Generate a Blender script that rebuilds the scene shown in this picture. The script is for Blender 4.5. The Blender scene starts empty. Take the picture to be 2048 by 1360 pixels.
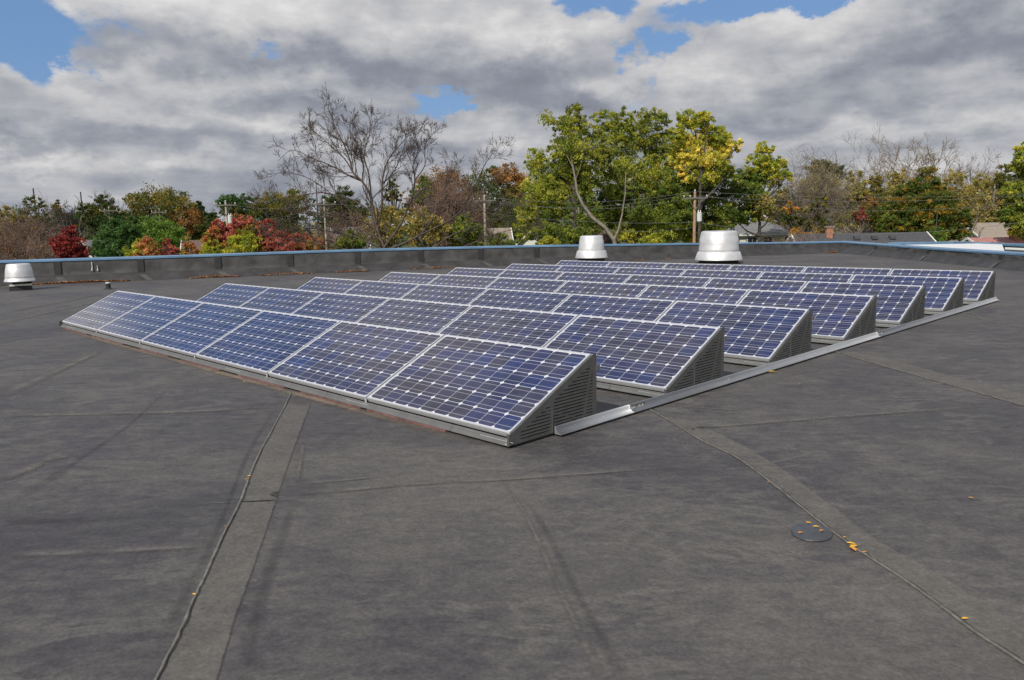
import bpy, bmesh, math, random
import numpy as np
from mathutils import Vector, Matrix, Euler
R = math.radians
S = bpy.context.scene
col = S.collection

# ------------------------------------------------------------------ camera
CAM = np.array([3.5495, -3.5006, 1.4744]); ROT = (1.4223, 0.0182, 0.7838); FPX = 1539.13
cd = bpy.data.cameras.new('camera'); cam = bpy.data.objects.new('camera', cd); col.objects.link(cam)
cam.location = CAM; cam.rotation_euler = ROT
cd.sensor_width = 36; cd.lens = FPX / 2048 * 36; cd.clip_start = 0.05; cd.clip_end = 6000
S.camera = cam
CM = np.array(Euler(ROT).to_matrix())
def ray(x, y): return CM @ np.array([(x - 1024) / FPX, -(y - 680) / FPX, -1.0])
def gz(x, y, z=0.0):
    d = ray(x, y); return CAM + d * ((z - CAM[2]) / d[2])
def at(x, y, depth): return CAM + ray(x, y) * depth
def vline(px, py, A, B):
    d = ray(px, py); n = np.array([-(B - A)[1], (B - A)[0]]); t = ((A - CAM[:2]) @ n) / (d[:2] @ n); return CAM + t * d
GZ = -4.5

# ------------------------------------------------------------------ node helper
class NT:
    def __init__(s, tree): s.t = tree; s.n = tree.nodes; s.l = tree.links
    def node(s, typ, **kw):
        n = s.n.new(typ)
        for k, v in kw.items(): setattr(n, k, v)
        return n
    def put(s, sock, v):
        if v is None: return
        if hasattr(v, 'is_output') or isinstance(v, bpy.types.NodeSocket): s.l.new(v, sock)
        else: sock.default_value = v
    def m(s, op, a, b=None, c=None, clamp=False):
        n = s.node('ShaderNodeMath', operation=op, use_clamp=clamp)
        for i, v in enumerate((a, b, c)): s.put(n.inputs[i], v)
        return n.outputs[0]
    def vm(s, op, a, b=None, out=0):
        n = s.node('ShaderNodeVectorMath', operation=op); s.put(n.inputs[0], a)
        if b is not None: s.put(n.inputs[1] if op != 'SCALE' else n.inputs[3], b)
        return n.outputs[out]
    def noise(s, v, scale, detail=4, rough=.5, dist=0, out=0):
        n = s.node('ShaderNodeTexNoise'); s.put(n.inputs['Vector'], v)
        n.inputs['Scale'].default_value = scale; n.inputs['Detail'].default_value = detail
        n.inputs['Roughness'].default_value = rough; n.inputs['Distortion'].default_value = dist
        return n.outputs[out]
    def ss(s, v, a, b, c=0., d=1., mode='SMOOTHSTEP'):
        n = s.node('ShaderNodeMapRange', interpolation_type=mode); s.put(n.inputs[0], v)
        for i, q in enumerate((a, b, c, d)): n.inputs[i + 1].default_value = q
        return n.outputs[0]
    def mix(s, f, a, b, blend='MIX'):
        n = s.node('ShaderNodeMix', data_type='RGBA', blend_type=blend); s.put(n.inputs[0], f)
        s.put(n.inputs[6], c4(a)); s.put(n.inputs[7], c4(b)); return n.outputs[2]
    def xyz(s, v):
        n = s.node('ShaderNodeSeparateXYZ'); s.put(n.inputs[0], v); return n.outputs
    def comb(s, x, y, z):
        n = s.node('ShaderNodeCombineXYZ')
        for i, q in enumerate((x, y, z)): s.put(n.inputs[i], q)
        return n.outputs[0]
    def bump(s, h, strength=.3, dist=.01):
        n = s.node('ShaderNodeBump'); n.inputs['Strength'].default_value = strength; n.inputs['Distance'].default_value = dist
        s.put(n.inputs['Height'], h); return n.outputs[0]
def c4(c):
    return (*c, 1.0) if isinstance(c, tuple) and len(c) == 3 else c

# ------------------------------------------------------------------ world: sky with broken cloud, and the sun
SUN = Vector((0.221, -0.728, 0.649)).normalized()
SEL = math.asin(SUN.z); SAZ = math.atan2(SUN.x, SUN.y)
YAW = ROT[2]
def azel(px, py):
    d = ray(px, py); d = d / np.linalg.norm(d)
    x = d[0] * math.cos(YAW) + d[1] * math.sin(YAW); y = -d[0] * math.sin(YAW) + d[1] * math.cos(YAW)
    return math.atan2(x, y), math.asin(d[2])
w = bpy.data.worlds.new('World'); S.world = w; w.use_nodes = True
N = NT(w.node_tree); N.n.clear()
sky = N.node('ShaderNodeTexSky', sky_type='NISHITA', sun_disc=False, sun_elevation=SEL, sun_rotation=SAZ, altitude=200, air_density=1.0, dust_density=1.2, ozone_density=1.5)
tc = N.node('ShaderNodeTexCoord').outputs['Generated']
dx, dy, dz = N.xyz(tc)
fx = N.m('ADD', N.m('MULTIPLY', dx, math.cos(YAW)), N.m('MULTIPLY', dy, math.sin(YAW)))
fy = N.m('ADD', N.m('MULTIPLY', dx, -math.sin(YAW)), N.m('MULTIPLY', dy, math.cos(YAW)))
AZ = N.m('ARCTAN2', fx, fy); EL = N.m('ARCSINE', dz)
def skyn(sc, seed, det=6, rough=.5, ay=2.0, out=0):
    return N.noise(N.comb(AZ, N.m('MULTIPLY', EL, ay), seed), sc, det, rough, 0, out)
w1 = N.xyz(N.vm('SUBTRACT', skyn(8.5, 2.2, 8, .62, 1.5, 1), (.5, .5, .5)))
w2 = N.xyz(N.vm('SUBTRACT', skyn(2.6, 5.2, 2, .5, 1.5, 1), (.5, .5, .5)))
AZw = N.m('ADD', AZ, N.m('ADD', N.m('MULTIPLY', w1[0], .26), N.m('MULTIPLY', w2[0], .16)))
ELw = N.m('ADD', EL, N.m('ADD', N.m('MULTIPLY', w1[1], .12), N.m('MULTIPLY', w2[1], .05)))
def gauss(a, e, wa, we, amp, az=None, el=None):
    u = N.m('MULTIPLY', N.m('SUBTRACT', az or AZw, a), 1 / wa); v = N.m('MULTIPLY', N.m('SUBTRACT', el or ELw, e), 1 / we)
    d = N.m('ADD', N.m('MULTIPLY', u, u), N.m('MULTIPLY', v, v))
    return N.m('MULTIPLY', N.m('EXPONENT', N.m('MULTIPLY', d, -1.0)), amp)
def blob(px, py, rx, ry, amp):
    a, e = azel(px, py); return gauss(a, e, rx / FPX, ry / FPX, amp)
def cell_cloud(px, py, rx, ry, top, base):
    """one heap of cloud: lit upper rim, grey flat underside"""
    a, e = azel(px, py)
    return N.m('ADD', gauss(a, e + ry * .35 / FPX, rx / FPX, ry * .75 / FPX, top), gauss(a, e - ry * .55 / FPX, rx * 1.05 / FPX, ry * .55 / FPX, -base))
def total(lst):
    r = lst[0]
    for q in lst[1:]: r = N.m('ADD', r, q)
    return r
f0 = skyn(5.0, 3.1, 6, .52, 2.4); g0 = skyn(13.0, 7.7, 6, .55, 2.2); band = skyn(6.0, 4.4, 6, .55, 6.5)
bil = N.m('ABSOLUTE', N.m('SUBTRACT', skyn(9.0, 9.3, 5, .5, 1.7), .5))
# gaps of blue sky (those in the picture, the patch reaching up past its left corner, and a clearer zenith)
holes = total([blob(60, 60, 130, 55, -1.15), blob(160, 150, 50, 60, -.75), blob(895, 196, 72, 20, -1.15), blob(1310, 92, 55, 26, -1.15),
               blob(1520, 8, 120, 26, -1.1), blob(1240, -5, 60, 32, -.9), blob(560, 98, 60, 12, -.45), blob(1325, 180, 16, 40, -.5), blob(1660, 0, 60, 22, -.8),
               gauss(R(-35), R(24.5), R(5.5), R(5.5), -1.3), gauss(R(-24), R(46), R(7), R(5), -1.0), gauss(R(16), R(56), R(16), R(8), -1.2), gauss(R(-9), R(62), R(20), R(8), -.8)])
cover = total([N.m('MULTIPLY', f0, .8), N.m('MULTIPLY', g0, .35), holes, N.ss(EL, .05, .6, .50, .20, 'LINEAR')])
alpha = N.ss(cover, .40, .84)
heaps = total([cell_cloud(430, 60, 270, 80, .26, .10), cell_cloud(800, 70, 420, 110, .12, .30), cell_cloud(1090, 90, 170, 110, .22, .22), cell_cloud(45, 140, 85, 62, .34, .24), cell_cloud(140, 215, 130, 60, .28, .20),
               cell_cloud(620, 190, 180, 42, .32, .20), cell_cloud(330, 200, 150, 46, .16, .12), cell_cloud(1430, 165, 120, 62, .30, .14), cell_cloud(1230, 165, 90, 40, .26, .16), cell_cloud(1640, 110, 150, 95, .24, .10),
               cell_cloud(1930, 60, 260, 85, .02, .34), cell_cloud(1480, 60, 90, 60, .14, .10), cell_cloud(1850, 170, 130, 44, .20, .18), cell_cloud(1560, 215, 150, 44, .14, .22), cell_cloud(1990, 200, 100, 40, .20, .12),
               cell_cloud(980, 250, 110, 40, .14, .12), cell_cloud(330, 250, 120, 22, .20, .12), cell_cloud(90, 270, 170, 26, .18, .16), cell_cloud(560, 275, 150, 22, .14, .12), cell_cloud(1060, 300, 70, 26, .28, .08),
               cell_cloud(1750, 255, 90, 30, .20, .10), cell_cloud(60, 330, 120, 18, .18, .06), cell_cloud(330, 320, 110, 20, .14, .06), cell_cloud(1960, 265, 110, 26, .16, .10), cell_cloud(1620, 290, 90, 20, .10, .10),
               gauss(R(-40), R(15), R(4.5), R(4), .6), gauss(R(-27), R(35), R(8), R(6), .10)])
lowk = N.ss(EL, .02, .24, 1.0, 0.0)
bright = total([N.m('MULTIPLY', heaps, 1.12), N.m('MULTIPLY', N.m('SUBTRACT', f0, .5), .55), N.m('MULTIPLY', N.m('SUBTRACT', g0, .5), .8), N.m('MULTIPLY', N.m('SUBTRACT', .10, bil), .8),
                N.m('MULTIPLY', N.m('MULTIPLY', N.m('SUBTRACT', band, .5), 1.0), lowk)])
bright = N.m('ADD', bright, .49, clamp=True)
ramp = N.node('ShaderNodeValToRGB'); N.put(ramp.inputs[0], bright)
els = ramp.color_ramp.elements
els[0].position = 0.0; els[0].color = (.20, .215, .255, 1); els[1].position = 1.0; els[1].color = (.78, .77, .765, 1)
for p, c in ((.25, (.26, .28, .335, 1)), (.48, (.385, .40, .44, 1)), (.74, (.56, .56, .575, 1))):
    e = els.new(p); e.color = c
bgS = N.node('ShaderNodeBackground'); N.put(bgS.inputs[0], N.mix(.55, sky.outputs[0], (1.9, 3.9, 7.9))); bgS.inputs[1].default_value = .085
bgC = N.node('ShaderNodeBackground'); N.put(bgC.inputs[0], ramp.outputs[0]); bgC.inputs[1].default_value = 1.0
mx = N.node('ShaderNodeMixShader'); N.put(mx.inputs[0], alpha); N.l.new(bgS.outputs[0], mx.inputs[1]); N.l.new(bgC.outputs[0], mx.inputs[2])
N.l.new(mx.outputs[0], N.node('ShaderNodeOutputWorld').inputs[0])

sl = bpy.data.lights.new('sun', 'SUN'); sl.energy = 3.6; sl.angle = R(.55); sl.color = (1.0, .955, .88)
so = bpy.data.objects.new('sun', sl); col.objects.link(so); so.rotation_euler = SUN.to_track_quat('Z', 'Y').to_euler(); so.location = (0, 0, 30)
S.view_settings.view_transform = 'Standard'; S.view_settings.look = 'None'; S.view_settings.exposure = 0; S.view_settings.gamma = 1
S.render.engine = 'CYCLES'; S.cycles.use_denoising = True
S.cycles.max_bounces = 6; S.cycles.transparent_max_bounces = 12

# ------------------------------------------------------------------ object helpers
def put(o, label=None, cat=None, group=None, kind=None):
    if label: o['label'] = label
    if cat: o['category'] = cat
    if group: o['group'] = group
    if kind: o['kind'] = kind
    return o
def empty(name, loc=(0, 0, 0), rz=0.0, **kw):
    o = bpy.data.objects.new(name, None); col.objects.link(o); o.location = loc; o.rotation_euler = (0, 0, rz)
    o.empty_display_size = .2; return put(o, **kw)
def mesh(name, V, F, mat, parent=None, smooth=False, **kw):
    me = bpy.data.meshes.new(name); me.from_pydata([tuple(map(float, v)) for v in V], [], [tuple(f) for f in F]); me.update()
    if mat: me.materials.append(mat)
    if smooth: me.shade_smooth()
    o = bpy.data.objects.new(name, me); col.objects.link(o)
    if parent: o.parent = parent
    return put(o, **kw)
class MB:
    def __init__(s): s.V = []; s.F = []
    def add(s, V, F):
        k = len(s.V); s.V += [tuple(v) for v in V]; s.F += [tuple(i + k for i in f) for f in F]; return s
    def box(s, x0, x1, y0, y1, z0, z1):
        return s.add([(x, y, z) for z in (z0, z1) for y in (y0, y1) for x in (x0, x1)],
                     [(0, 2, 3, 1), (4, 5, 7, 6), (0, 1, 5, 4), (2, 6, 7, 3), (0, 4, 6, 2), (1, 3, 7, 5)])
    def hexa(s, P): return s.add(P, [(0, 3, 2, 1), (4, 5, 6, 7), (0, 1, 5, 4), (1, 2, 6, 5), (2, 3, 7, 6), (3, 0, 4, 7)])
    def lathe(s, prof, n=40, c=(0, 0)):
        V = []; F = []
        for r, z in prof:
            for i in range(n): a = 2 * math.pi * i / n; V.append((c[0] + r * math.cos(a), c[1] + r * math.sin(a), z))
        for j in range(len(prof) - 1):
            for i in range(n): F.append((j * n + i, j * n + (i + 1) % n, (j + 1) * n + (i + 1) % n, (j + 1) * n + i))
        return s.add(V, F)
    def tube(s, P, rad, n=6, cap=True):
        P = [Vector(p) for p in P]; V = []; F = []
        rad = rad if isinstance(rad, (list, tuple)) else [rad] * len(P)
        up = Vector((.13, .21, 1)).normalized()
        for i, p in enumerate(P):
            t = (P[min(i + 1, len(P) - 1)] - P[max(i - 1, 0)]).normalized()
            a = t.cross(up if abs(t.dot(up)) < .95 else Vector((1, 0, 0))).normalized(); b = t.cross(a)
            for k in range(n): q = 2 * math.pi * k / n; V.append(p + (a * math.cos(q) + b * math.sin(q)) * rad[i])
        for i in range(len(P) - 1):
            for k in range(n): F.append((i * n + k, i * n + (k + 1) % n, (i + 1) * n + (k + 1) % n, (i + 1) * n + k))
        if cap: F.append(tuple(range(n - 1, -1, -1))); F.append(tuple((len(P) - 1) * n + k for k in range(n)))
        return s.add(V, F)
    def build(s, name, mat, parent=None, **kw): return mesh(name, s.V, s.F, mat, parent, **kw)

def newmat(name):
    m = bpy.data.materials.new(name); m.use_nodes = True; n = NT(m.node_tree)
    return m, n, m.node_tree.nodes['Principled BSDF']
def simple(name, c, rough=.7, metal=0.0, var=.12, scale=8, bump=0.0, spec=.5, c2=None, detail=5):
    m, n, b = newmat(name)
    v = n.node('ShaderNodeTexCoord').outputs['Object']
    f = n.noise(v, scale, detail, .6)
    g = n.ss(f, .3, .7)
    dark = tuple(q * (1 - var) for q in c); lite = tuple(min(1, q * (1 + var)) for q in c)
    n.put(b.inputs['Base Color'], n.mix(g, c2 or dark, lite))
    b.inputs['Roughness'].default_value = rough; b.inputs['Metallic'].default_value = metal
    b.inputs['Specular IOR Level'].default_value = spec
    if bump: n.put(b.inputs['Normal'], n.bump(f, bump, .02))
    return m

# ------------------------------------------------------------------ materials
def roof_material(name, base, dusty, bias=0.0, edge=False):
    m, n, b = newmat(name)
    v = n.node('ShaderNodeTexCoord').outputs['Object']
    big = n.noise(v, .55, 3, .5); mid = n.noise(v, 4.2, 11, .74, .6); fin = n.noise(v, 60, 4, .7)
    rx_, ry_, _ = n.xyz(v); cy_, sy_ = math.cos(YAW), math.sin(YAW)
    ar = n.m('ADD', n.m('MULTIPLY', rx_, cy_), n.m('MULTIPLY', ry_, sy_)); af = n.m('SUBTRACT', n.m('MULTIPLY', ry_, cy_), n.m('MULTIPLY', rx_, sy_))
    wav = n.noise(n.comb(n.m('MULTIPLY', ar, .38), af, 0.0), 13.0, 9, .74, .3)
    f = n.m('ADD', n.m('ADD', n.m('MULTIPLY', big, .55), n.m('MULTIPLY', mid, .55)), n.m('MULTIPLY', wav, .62))
    f = n.ss(n.m('ADD', f, bias), .68, 1.12)
    pur = n.ss(n.noise(v, 1.3, 4, .6), .4, .65)
    c0 = n.mix(pur, base, (base[0] * 1.04, base[1] * .97, base[2] * 1.05))
    c = n.mix(f, c0, dusty)
    ch = n.m('ABSOLUTE', n.m('SUBTRACT', n.noise(n.comb(n.m('MULTIPLY', ar, .5), af, 3.0), 2.6, 9, .66, .6), .5))
    chm = n.m('MULTIPLY', n.ss(ch, .0, .05, 1.0, 0.0), n.ss(n.noise(v, .8, 4, .6), .42, .62))
    c = n.mix(n.m('MULTIPLY', chm, .55), c, (.165, .155, .138))
    pt = n.ss(n.noise(v, .42, 5, .62), .50, .60)
    c = n.mix(n.m('MULTIPLY', pt, .35), c, (.125, .117, .105))
    # small round footprints and scuffs
    sc = n.node('ShaderNodeTexVoronoi'); n.put(sc.inputs['Vector'], n.vm('ADD', v, n.vm('SCALE', n.noise(v, 4, 2, .5, out=1), .25))); sc.inputs['Scale'].default_value = .9
    spot = n.ss(sc.outputs['Distance'], .0, .07, .16, 0.0)
    c = n.mix(spot, c, (.028, .028, .03))
    gr = n.m('MULTIPLY', n.ss(fin, .25, .75, .80, 1.2), n.ss(n.noise(v, 24, 5, .75), .3, .7, .86, 1.14))
    c = n.vm('SCALE', c, gr)
    if edge:
        uv = n.node('ShaderNodeUVMap').outputs[0]; ux, uy, _ = n.xyz(uv)
        d = n.m('MINIMUM', uy, n.m('SUBTRACT', 1.0, uy))
        d = n.m('ADD', d, n.m('MULTIPLY', n.m('SUBTRACT', mid, .5), edge))
        a = n.m('MULTIPLY', n.ss(d, .0, .5 if edge > .2 else .08), n.ss(n.noise(v, 5.0, 6, .7), .22, .62, .25 if edge > .2 else .72, .95))
        eu = n.m('MINIMUM', ux, n.m('SUBTRACT', 1.0, ux)); a = n.m('MULTIPLY', a, n.ss(eu, 0, .22 if edge > .2 else .04))
        if name == 'dark_streak': a = n.m('MULTIPLY', a, .32)
        n.put(b.inputs['Alpha'], a)
    n.put(b.inputs['Base Color'], c)
    n.put(b.inputs['Roughness'], n.ss(f, 0, 1, .58, .85)); b.inputs['Specular IOR Level'].default_value = .3
    h = n.m('ADD', n.m('MULTIPLY', mid, .5), n.m('MULTIPLY', wav, .25))
    n.put(b.inputs['Normal'], n.bump(n.m('ADD', h, n.m('MULTIPLY', fin, .10)), .3, .012))
    return m
M_roof = roof_material('roof_membrane', (.058, .0545, .057), (.140, .132, .122))
M_band = roof_material('seam_band', (.108, .101, .093), (.150, .141, .127), .08, edge=.12)
M_dust = roof_material('roof_streak', (.135, .127, .117), (.175, .165, .15), .05, edge=.4)
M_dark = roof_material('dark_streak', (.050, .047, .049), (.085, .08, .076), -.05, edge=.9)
M_tan = roof_material('tan_dirt', (.20, .155, .115), (.26, .20, .15), .1, edge=.5)
M_lap = simple('seam_sealant', (.155, .147, .13), .8, var=.3, scale=20)
M_seamshade = simple('seam_shade', (.012, .012, .013), .9)
M_wall = simple('parapet_membrane_lit', (.075, .073, .072), .62, var=.35, scale=2.2, bump=.9)  # lighter than the cant: sunlight on the upper face is in the colour
M_cant = simple('cant_membrane_shaded', (.048, .046, .047), .7, var=.3, scale=2.5, bump=.5)  # darker copy of the membrane, with the slope's shade in its colour
M_lapd = simple('lap_membrane', (.035, .035, .037), .7, var=.2)
M_cant2 = simple('cant_lap', (.085, .083, .082), .7, var=.25, scale=5)
M_blue = simple('blue_coping', (.19, .35, .54), .3, .35, var=.16, scale=1.2, spec=.6)
M_white = simple('white_membrane', (.80, .80, .80), .6, var=.05)
M_frame = simple('anodised_aluminium', (.78, .78, .79), .38, .55, var=.06, scale=30)
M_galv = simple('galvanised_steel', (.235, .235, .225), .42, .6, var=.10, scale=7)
M_galvshade = simple('galvanised_steel_shaded', (.125, .125, .122), .55, .35, var=.12, scale=12)  # galvanised steel darkened: the plates' grazing-light shade is in the colour
M_rail = simple('rail_aluminium', (.48, .49, .50), .45, .7, var=.05, scale=6)
M_in = simple('interior_shade_and_block', (.05, .05, .05), .9)  # shaded rack interior as a colour; also the vent's base block
M_bolt = simple('zinc_bolt', (.85, .84, .80), .3, .6, var=.05)
M_pink = simple('pink_foam', (.17, .085, .08), .9, var=.3, scale=14)
M_spun = simple('spun_aluminium', (.80, .80, .80), .46, .55, var=.10, scale=3)
M_black = simple('black_rubber', (.02, .02, .021), .7)
M_cream = simple('cream_paint', (.72, .70, .62), .6)
M_patch = simple('rubber_patch', (.062, .067, .074), .45, var=.25, scale=9, bump=.2)
M_grass = simple('grass', (.06, .085, .03), .95, var=.3, scale=.1, c2=(.05, .06, .025))

# solar cells: pattern laid out on the glass in cell units
m, n, b = newmat('solar_cells'); M_cell = m
uv = n.node('ShaderNodeUVMap').outputs[0]; ux, uy, _ = n.xyz(uv)
iu = n.m('FLOOR', ux); iv = n.m('FLOOR', uy)
fu = n.m('ABSOLUTE', n.m('SUBTRACT', n.m('SUBTRACT', ux, iu), .5)); fv = n.m('ABSOLUTE', n.m('SUBTRACT', n.m('SUBTRACT', uy, iv), .5))
inside = n.m('MULTIPLY', n.m('MULTIPLY', n.m('GREATER_THAN', ux, 0.0), n.m('LESS_THAN', ux, 10.0)), n.m('MULTIPLY', n.m('GREATER_THAN', uy, 0.0), n.m('LESS_THAN', uy, 6.0)))
rad = n.m('SQRT', n.m('ADD', n.m('MULTIPLY', fu, fu), n.m('MULTIPLY', fv, fv)))
cell = n.m('MULTIPLY', n.m('MULTIPLY', n.m('LESS_THAN', fu, .491), n.m('LESS_THAN', fv, .487)), n.m('LESS_THAN', rad, .612))
cell = n.m('MULTIPLY', cell, inside)
bus = n.m('LESS_THAN', n.m('ABSOLUTE', n.m('SUBTRACT', fv, .235)), .018)
oi = n.node('ShaderNodeObjectInfo').outputs['Random']
wn = n.node('ShaderNodeTexWhiteNoise', noise_dimensions='4D'); n.put(wn.inputs['Vector'], n.comb(iu, iv, 0.0)); n.put(wn.inputs['W'], n.m('MULTIPLY', oi, 97.0))
r1, r2, r3 = n.xyz(wn.outputs['Color'])
cc = n.mix(n.ss(r1, .15, .75), (.036, .033, .058), (.029, .030, .082))
cc = n.mix(n.ss(r2, .6, 1.5), cc, (.040, .037, .052))
cc = n.mix(n.m('MULTIPLY', n.ss(r3, .80, .95), .5), cc, (.018, .034, .125))
cc = n.mix(n.ss(oi, .55, 1.0, 0, .55), cc, (.010, .022, .090))
grad = n.noise(n.vm('ADD', uv, n.comb(n.m('MULTIPLY', oi, 50.), 0.0, 0.0)), .35, 2)
cc = n.vm('SCALE', cc, n.ss(grad, .3, .7, .8, 1.35))
cc = n.mix(n.m('MULTIPLY', bus, .5), cc, (.46, .46, .50))
cc = n.mix(cell, (.66, .66, .70), cc)
dust = n.noise(n.vm('ADD', uv, n.comb(0.0, n.m('MULTIPLY', oi, 31.), 0.0)), .8, 6, .65)
cc = n.mix(n.ss(dust, .35, .8, .01, .075), cc, (.42, .41, .38))
n.put(b.inputs['Base Color'], cc); b.inputs['Roughness'].default_value = .17; b.inputs['Specular IOR Level'].default_value = .5
b.inputs['IOR'].default_value = 1.53
n.put(b.inputs['Roughness'], n.ss(dust, .3, .8, .10, .26))

# ------------------------------------------------------------------ roof surface
B0 = np.array([-22.6, 1.8]); B1 = np.array([-12.3, 26.6]); u1 = (B1 - B0) / np.linalg.norm(B1 - B0); n1 = np.array([u1[1], -u1[0]])  # n1 points inward
A2 = B0 - n1 * .385
s_c = 31.0
for _i in range(12):
    base_c = B0 + u1 * s_c
    Rr = gz(2048, 543)[:2]; u2 = (Rr - base_c); u2 /= np.linalg.norm(u2); n2 = np.array([-u2[1], u2[0]])
    if n2 @ (CAM[:2] - base_c) < 0: n2 = -n2
    MIT = math.tan(math.acos(float(u1 @ u2)) / 2)
    p = vline(1682, 484, A2, A2 + u1); s_c = float((p[:2] - B0) @ u1) - .385 * MIT
A_far = B0 - u1 * 22; R_far = base_c + u2 * 46
pts = [A_far, base_c, R_far, R_far + np.array([5, -30]), A_far + np.array([10, -25])]
o = mesh('roof', [(*p, 0) for p in pts], [(4, 3, 2, 1, 0)], M_roof, kind='structure', label='dark grey rubber membrane roof under the solar panels')
# the building that carries the roof
def wallbox(name, A, B, t, z0, z1, mat, parent):
    A, B = np.array(A), np.array(B); d = (B - A) / np.linalg.norm(B - A); nn = np.array([-d[1], d[0]]) * t
    P = [(*A, z0), (*B, z0), (*(B + nn), z0), (*(A + nn), z0), (*A, z1), (*B, z1), (*(B + nn), z1), (*(A + nn), z1)]
    return MB().hexa(P).build(name, mat, parent)

def parapet(label, A, u, nin, tops, laps, L0, L1, m0=0.0, m1=0.0):
    """tops: list of (s, z) along the wall; the wall stands .42 m outside the foot line."""
    root = empty('parapet_wall', (*(A), 0), label=label, cat='wall')
    ax = np.array(A)
    def P(s, n, z): q = u * s + nin * n; return (q[0], q[1], z)
    ss = [t[0] for t in tops]; zs = [t[1] for t in tops]
    def top(s): return float(np.interp(s, ss, zs))
    def strip(name, prof, mat, s0=L0, s1=L1, step=.5, jit=0, smooth=False):
        k = max(2, int((s1 - s0) / step) + 1); V = []; F = []; rnd = random.Random(hash(name) % 99 if False else len(name))
        for i in range(k):
            s = s0 + (s1 - s0) * i / (k - 1); h = top(s)
            for j, (nn, zz, rel) in enumerate(prof):
                jn = rnd.uniform(-jit, jit) if 0 < j < len(prof) - 1 else 0
                V.append(P(s + (nn * m0 if i == 0 else 0) - (nn * m1 if i == k - 1 else 0), nn + (jn if 0 < i < k - 1 else 0), (h + zz) if rel else zz + jn * .3))
        q = len(prof)
        for i in range(k - 1):
            for j in range(q - 1): F.append((i * q + j, (i + 1) * q + j, (i + 1) * q + j + 1, i * q + j + 1))
        me = mesh(name, V, F, mat, root, smooth=smooth); return me
    strip('cant_strip', [(.0, .003, 0), (-.12, .05, 0), (-.28, .15, 0), (-.36, .225, 0), (-.395, .235, 0)], M_cant, jit=.012, smooth=True)
    strip('membrane_face', [(-.385, .21, 0), (-.405, .30, 0), (-.40, .38, 0), (-.41, -.05, 1)], M_wall, step=.35, jit=.016, smooth=True)
    strip('coping', [(-.385, -.062, 1), (-.385, -.012, 1), (-.40, 0, 1), (-.80, .012, 1), (-.82, -.05, 1), (-.82, -.09, 1)], M_blue, step=2.0)
    strip('outer_wall', [(-.80, -.06, 1), (-.80, GZ - .5, 0)], M_brick, step=2.0)
    s = laps[0]
    while s < min(L1 - 1, laps[2] if len(laps) > 2 else 1e9):
        if s > L0:
            h = top(s)
            V = [P(s - .09, -.382, .215), P(s + .09, -.382, .215), P(s + .09, -.385, h - .06), P(s - .09, -.385, h - .06)]
            mesh('lap_patch', V + [tuple(np.add(v, (*(nin * .012), 0))) for v in V], [(0, 3, 2, 1), (4, 5, 6, 7), (0, 1, 5, 4), (2, 3, 7, 6), (1, 2, 6, 5), (3, 0, 4, 7)], M_lapd, root)
            V = [P(s + .25 - .1, .03, .006), P(s + .25 + .1, .03, .006), P(s + .13, -.28, .168), P(s - .07, -.28, .168)]
            mesh('cant_lap', V, [(0, 1, 2, 3)], M_cant2, root)
        s += laps[1]
    return root, P, top
M_brick = simple('brick_wall', (.22, .12, .08), .9, var=.25, scale=5)

A2 = B0 - n1 * .40; B2 = B1 - n1 * .40
tops = []
for a in [(0, 522), (340, 512), (700, 499.5), (1060, 491), (1400, 486.5), (1680, 483.5)]:
    p = vline(*a, A2, B2); tops.append((float((p[:2] - B0) @ u1), float(p[2])))
tops = [(tops[0][0] - 20, tops[0][1])] + tops
sc = float((base_c - B0) @ u1)
wall_back, PB, topB = parapet('long low roof edge wall with blue metal coping behind the solar panels', B0, u1, n1, tops, (-19.2 + .35, 2.25, 20.0), -21, sc, 0.0, MIT)
hc = topB(sc)
tops2 = [(-1, hc), (0, hc)]
A3 = base_c - n2 * .40
for a in [(1850, 495.0), (2048, 507.0)]:
    p = vline(*a, A3, A3 + u2); tops2.append((float((p[:2] - base_c) @ u2), float(p[2])))
tops2.append((60, tops2[-1][1]))
wall_side, PS, topS = parapet('roof edge wall with blue coping running toward the right edge of the photo', base_c, u2, n2, tops2, (3.2, 4.4), 0.0, 45, MIT, 0.0)

# two white caulk drips on the parapet face
for (px, py0, py1, w_) in ((183, 524, 541, 2.2), (194, 531, 541, 1.6)):
    Aw = B0 - n1 * .372
    a = vline(px, py0, Aw, Aw + u1); c_ = vline(px + 1, py1, Aw, Aw + u1)
    mb = MB().tube([a, (a + c_) / 2 + np.array([0, .01, 0]), c_], [.012, .008, .018], 6)
    o = mb.build('caulk_drip', M_white); put(o, 'white run of caulk down the wall face near the left vent' if w_ > 2 else 'short white caulk smear beside the longer run near the left vent', 'caulk', 'white caulk marks')

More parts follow.
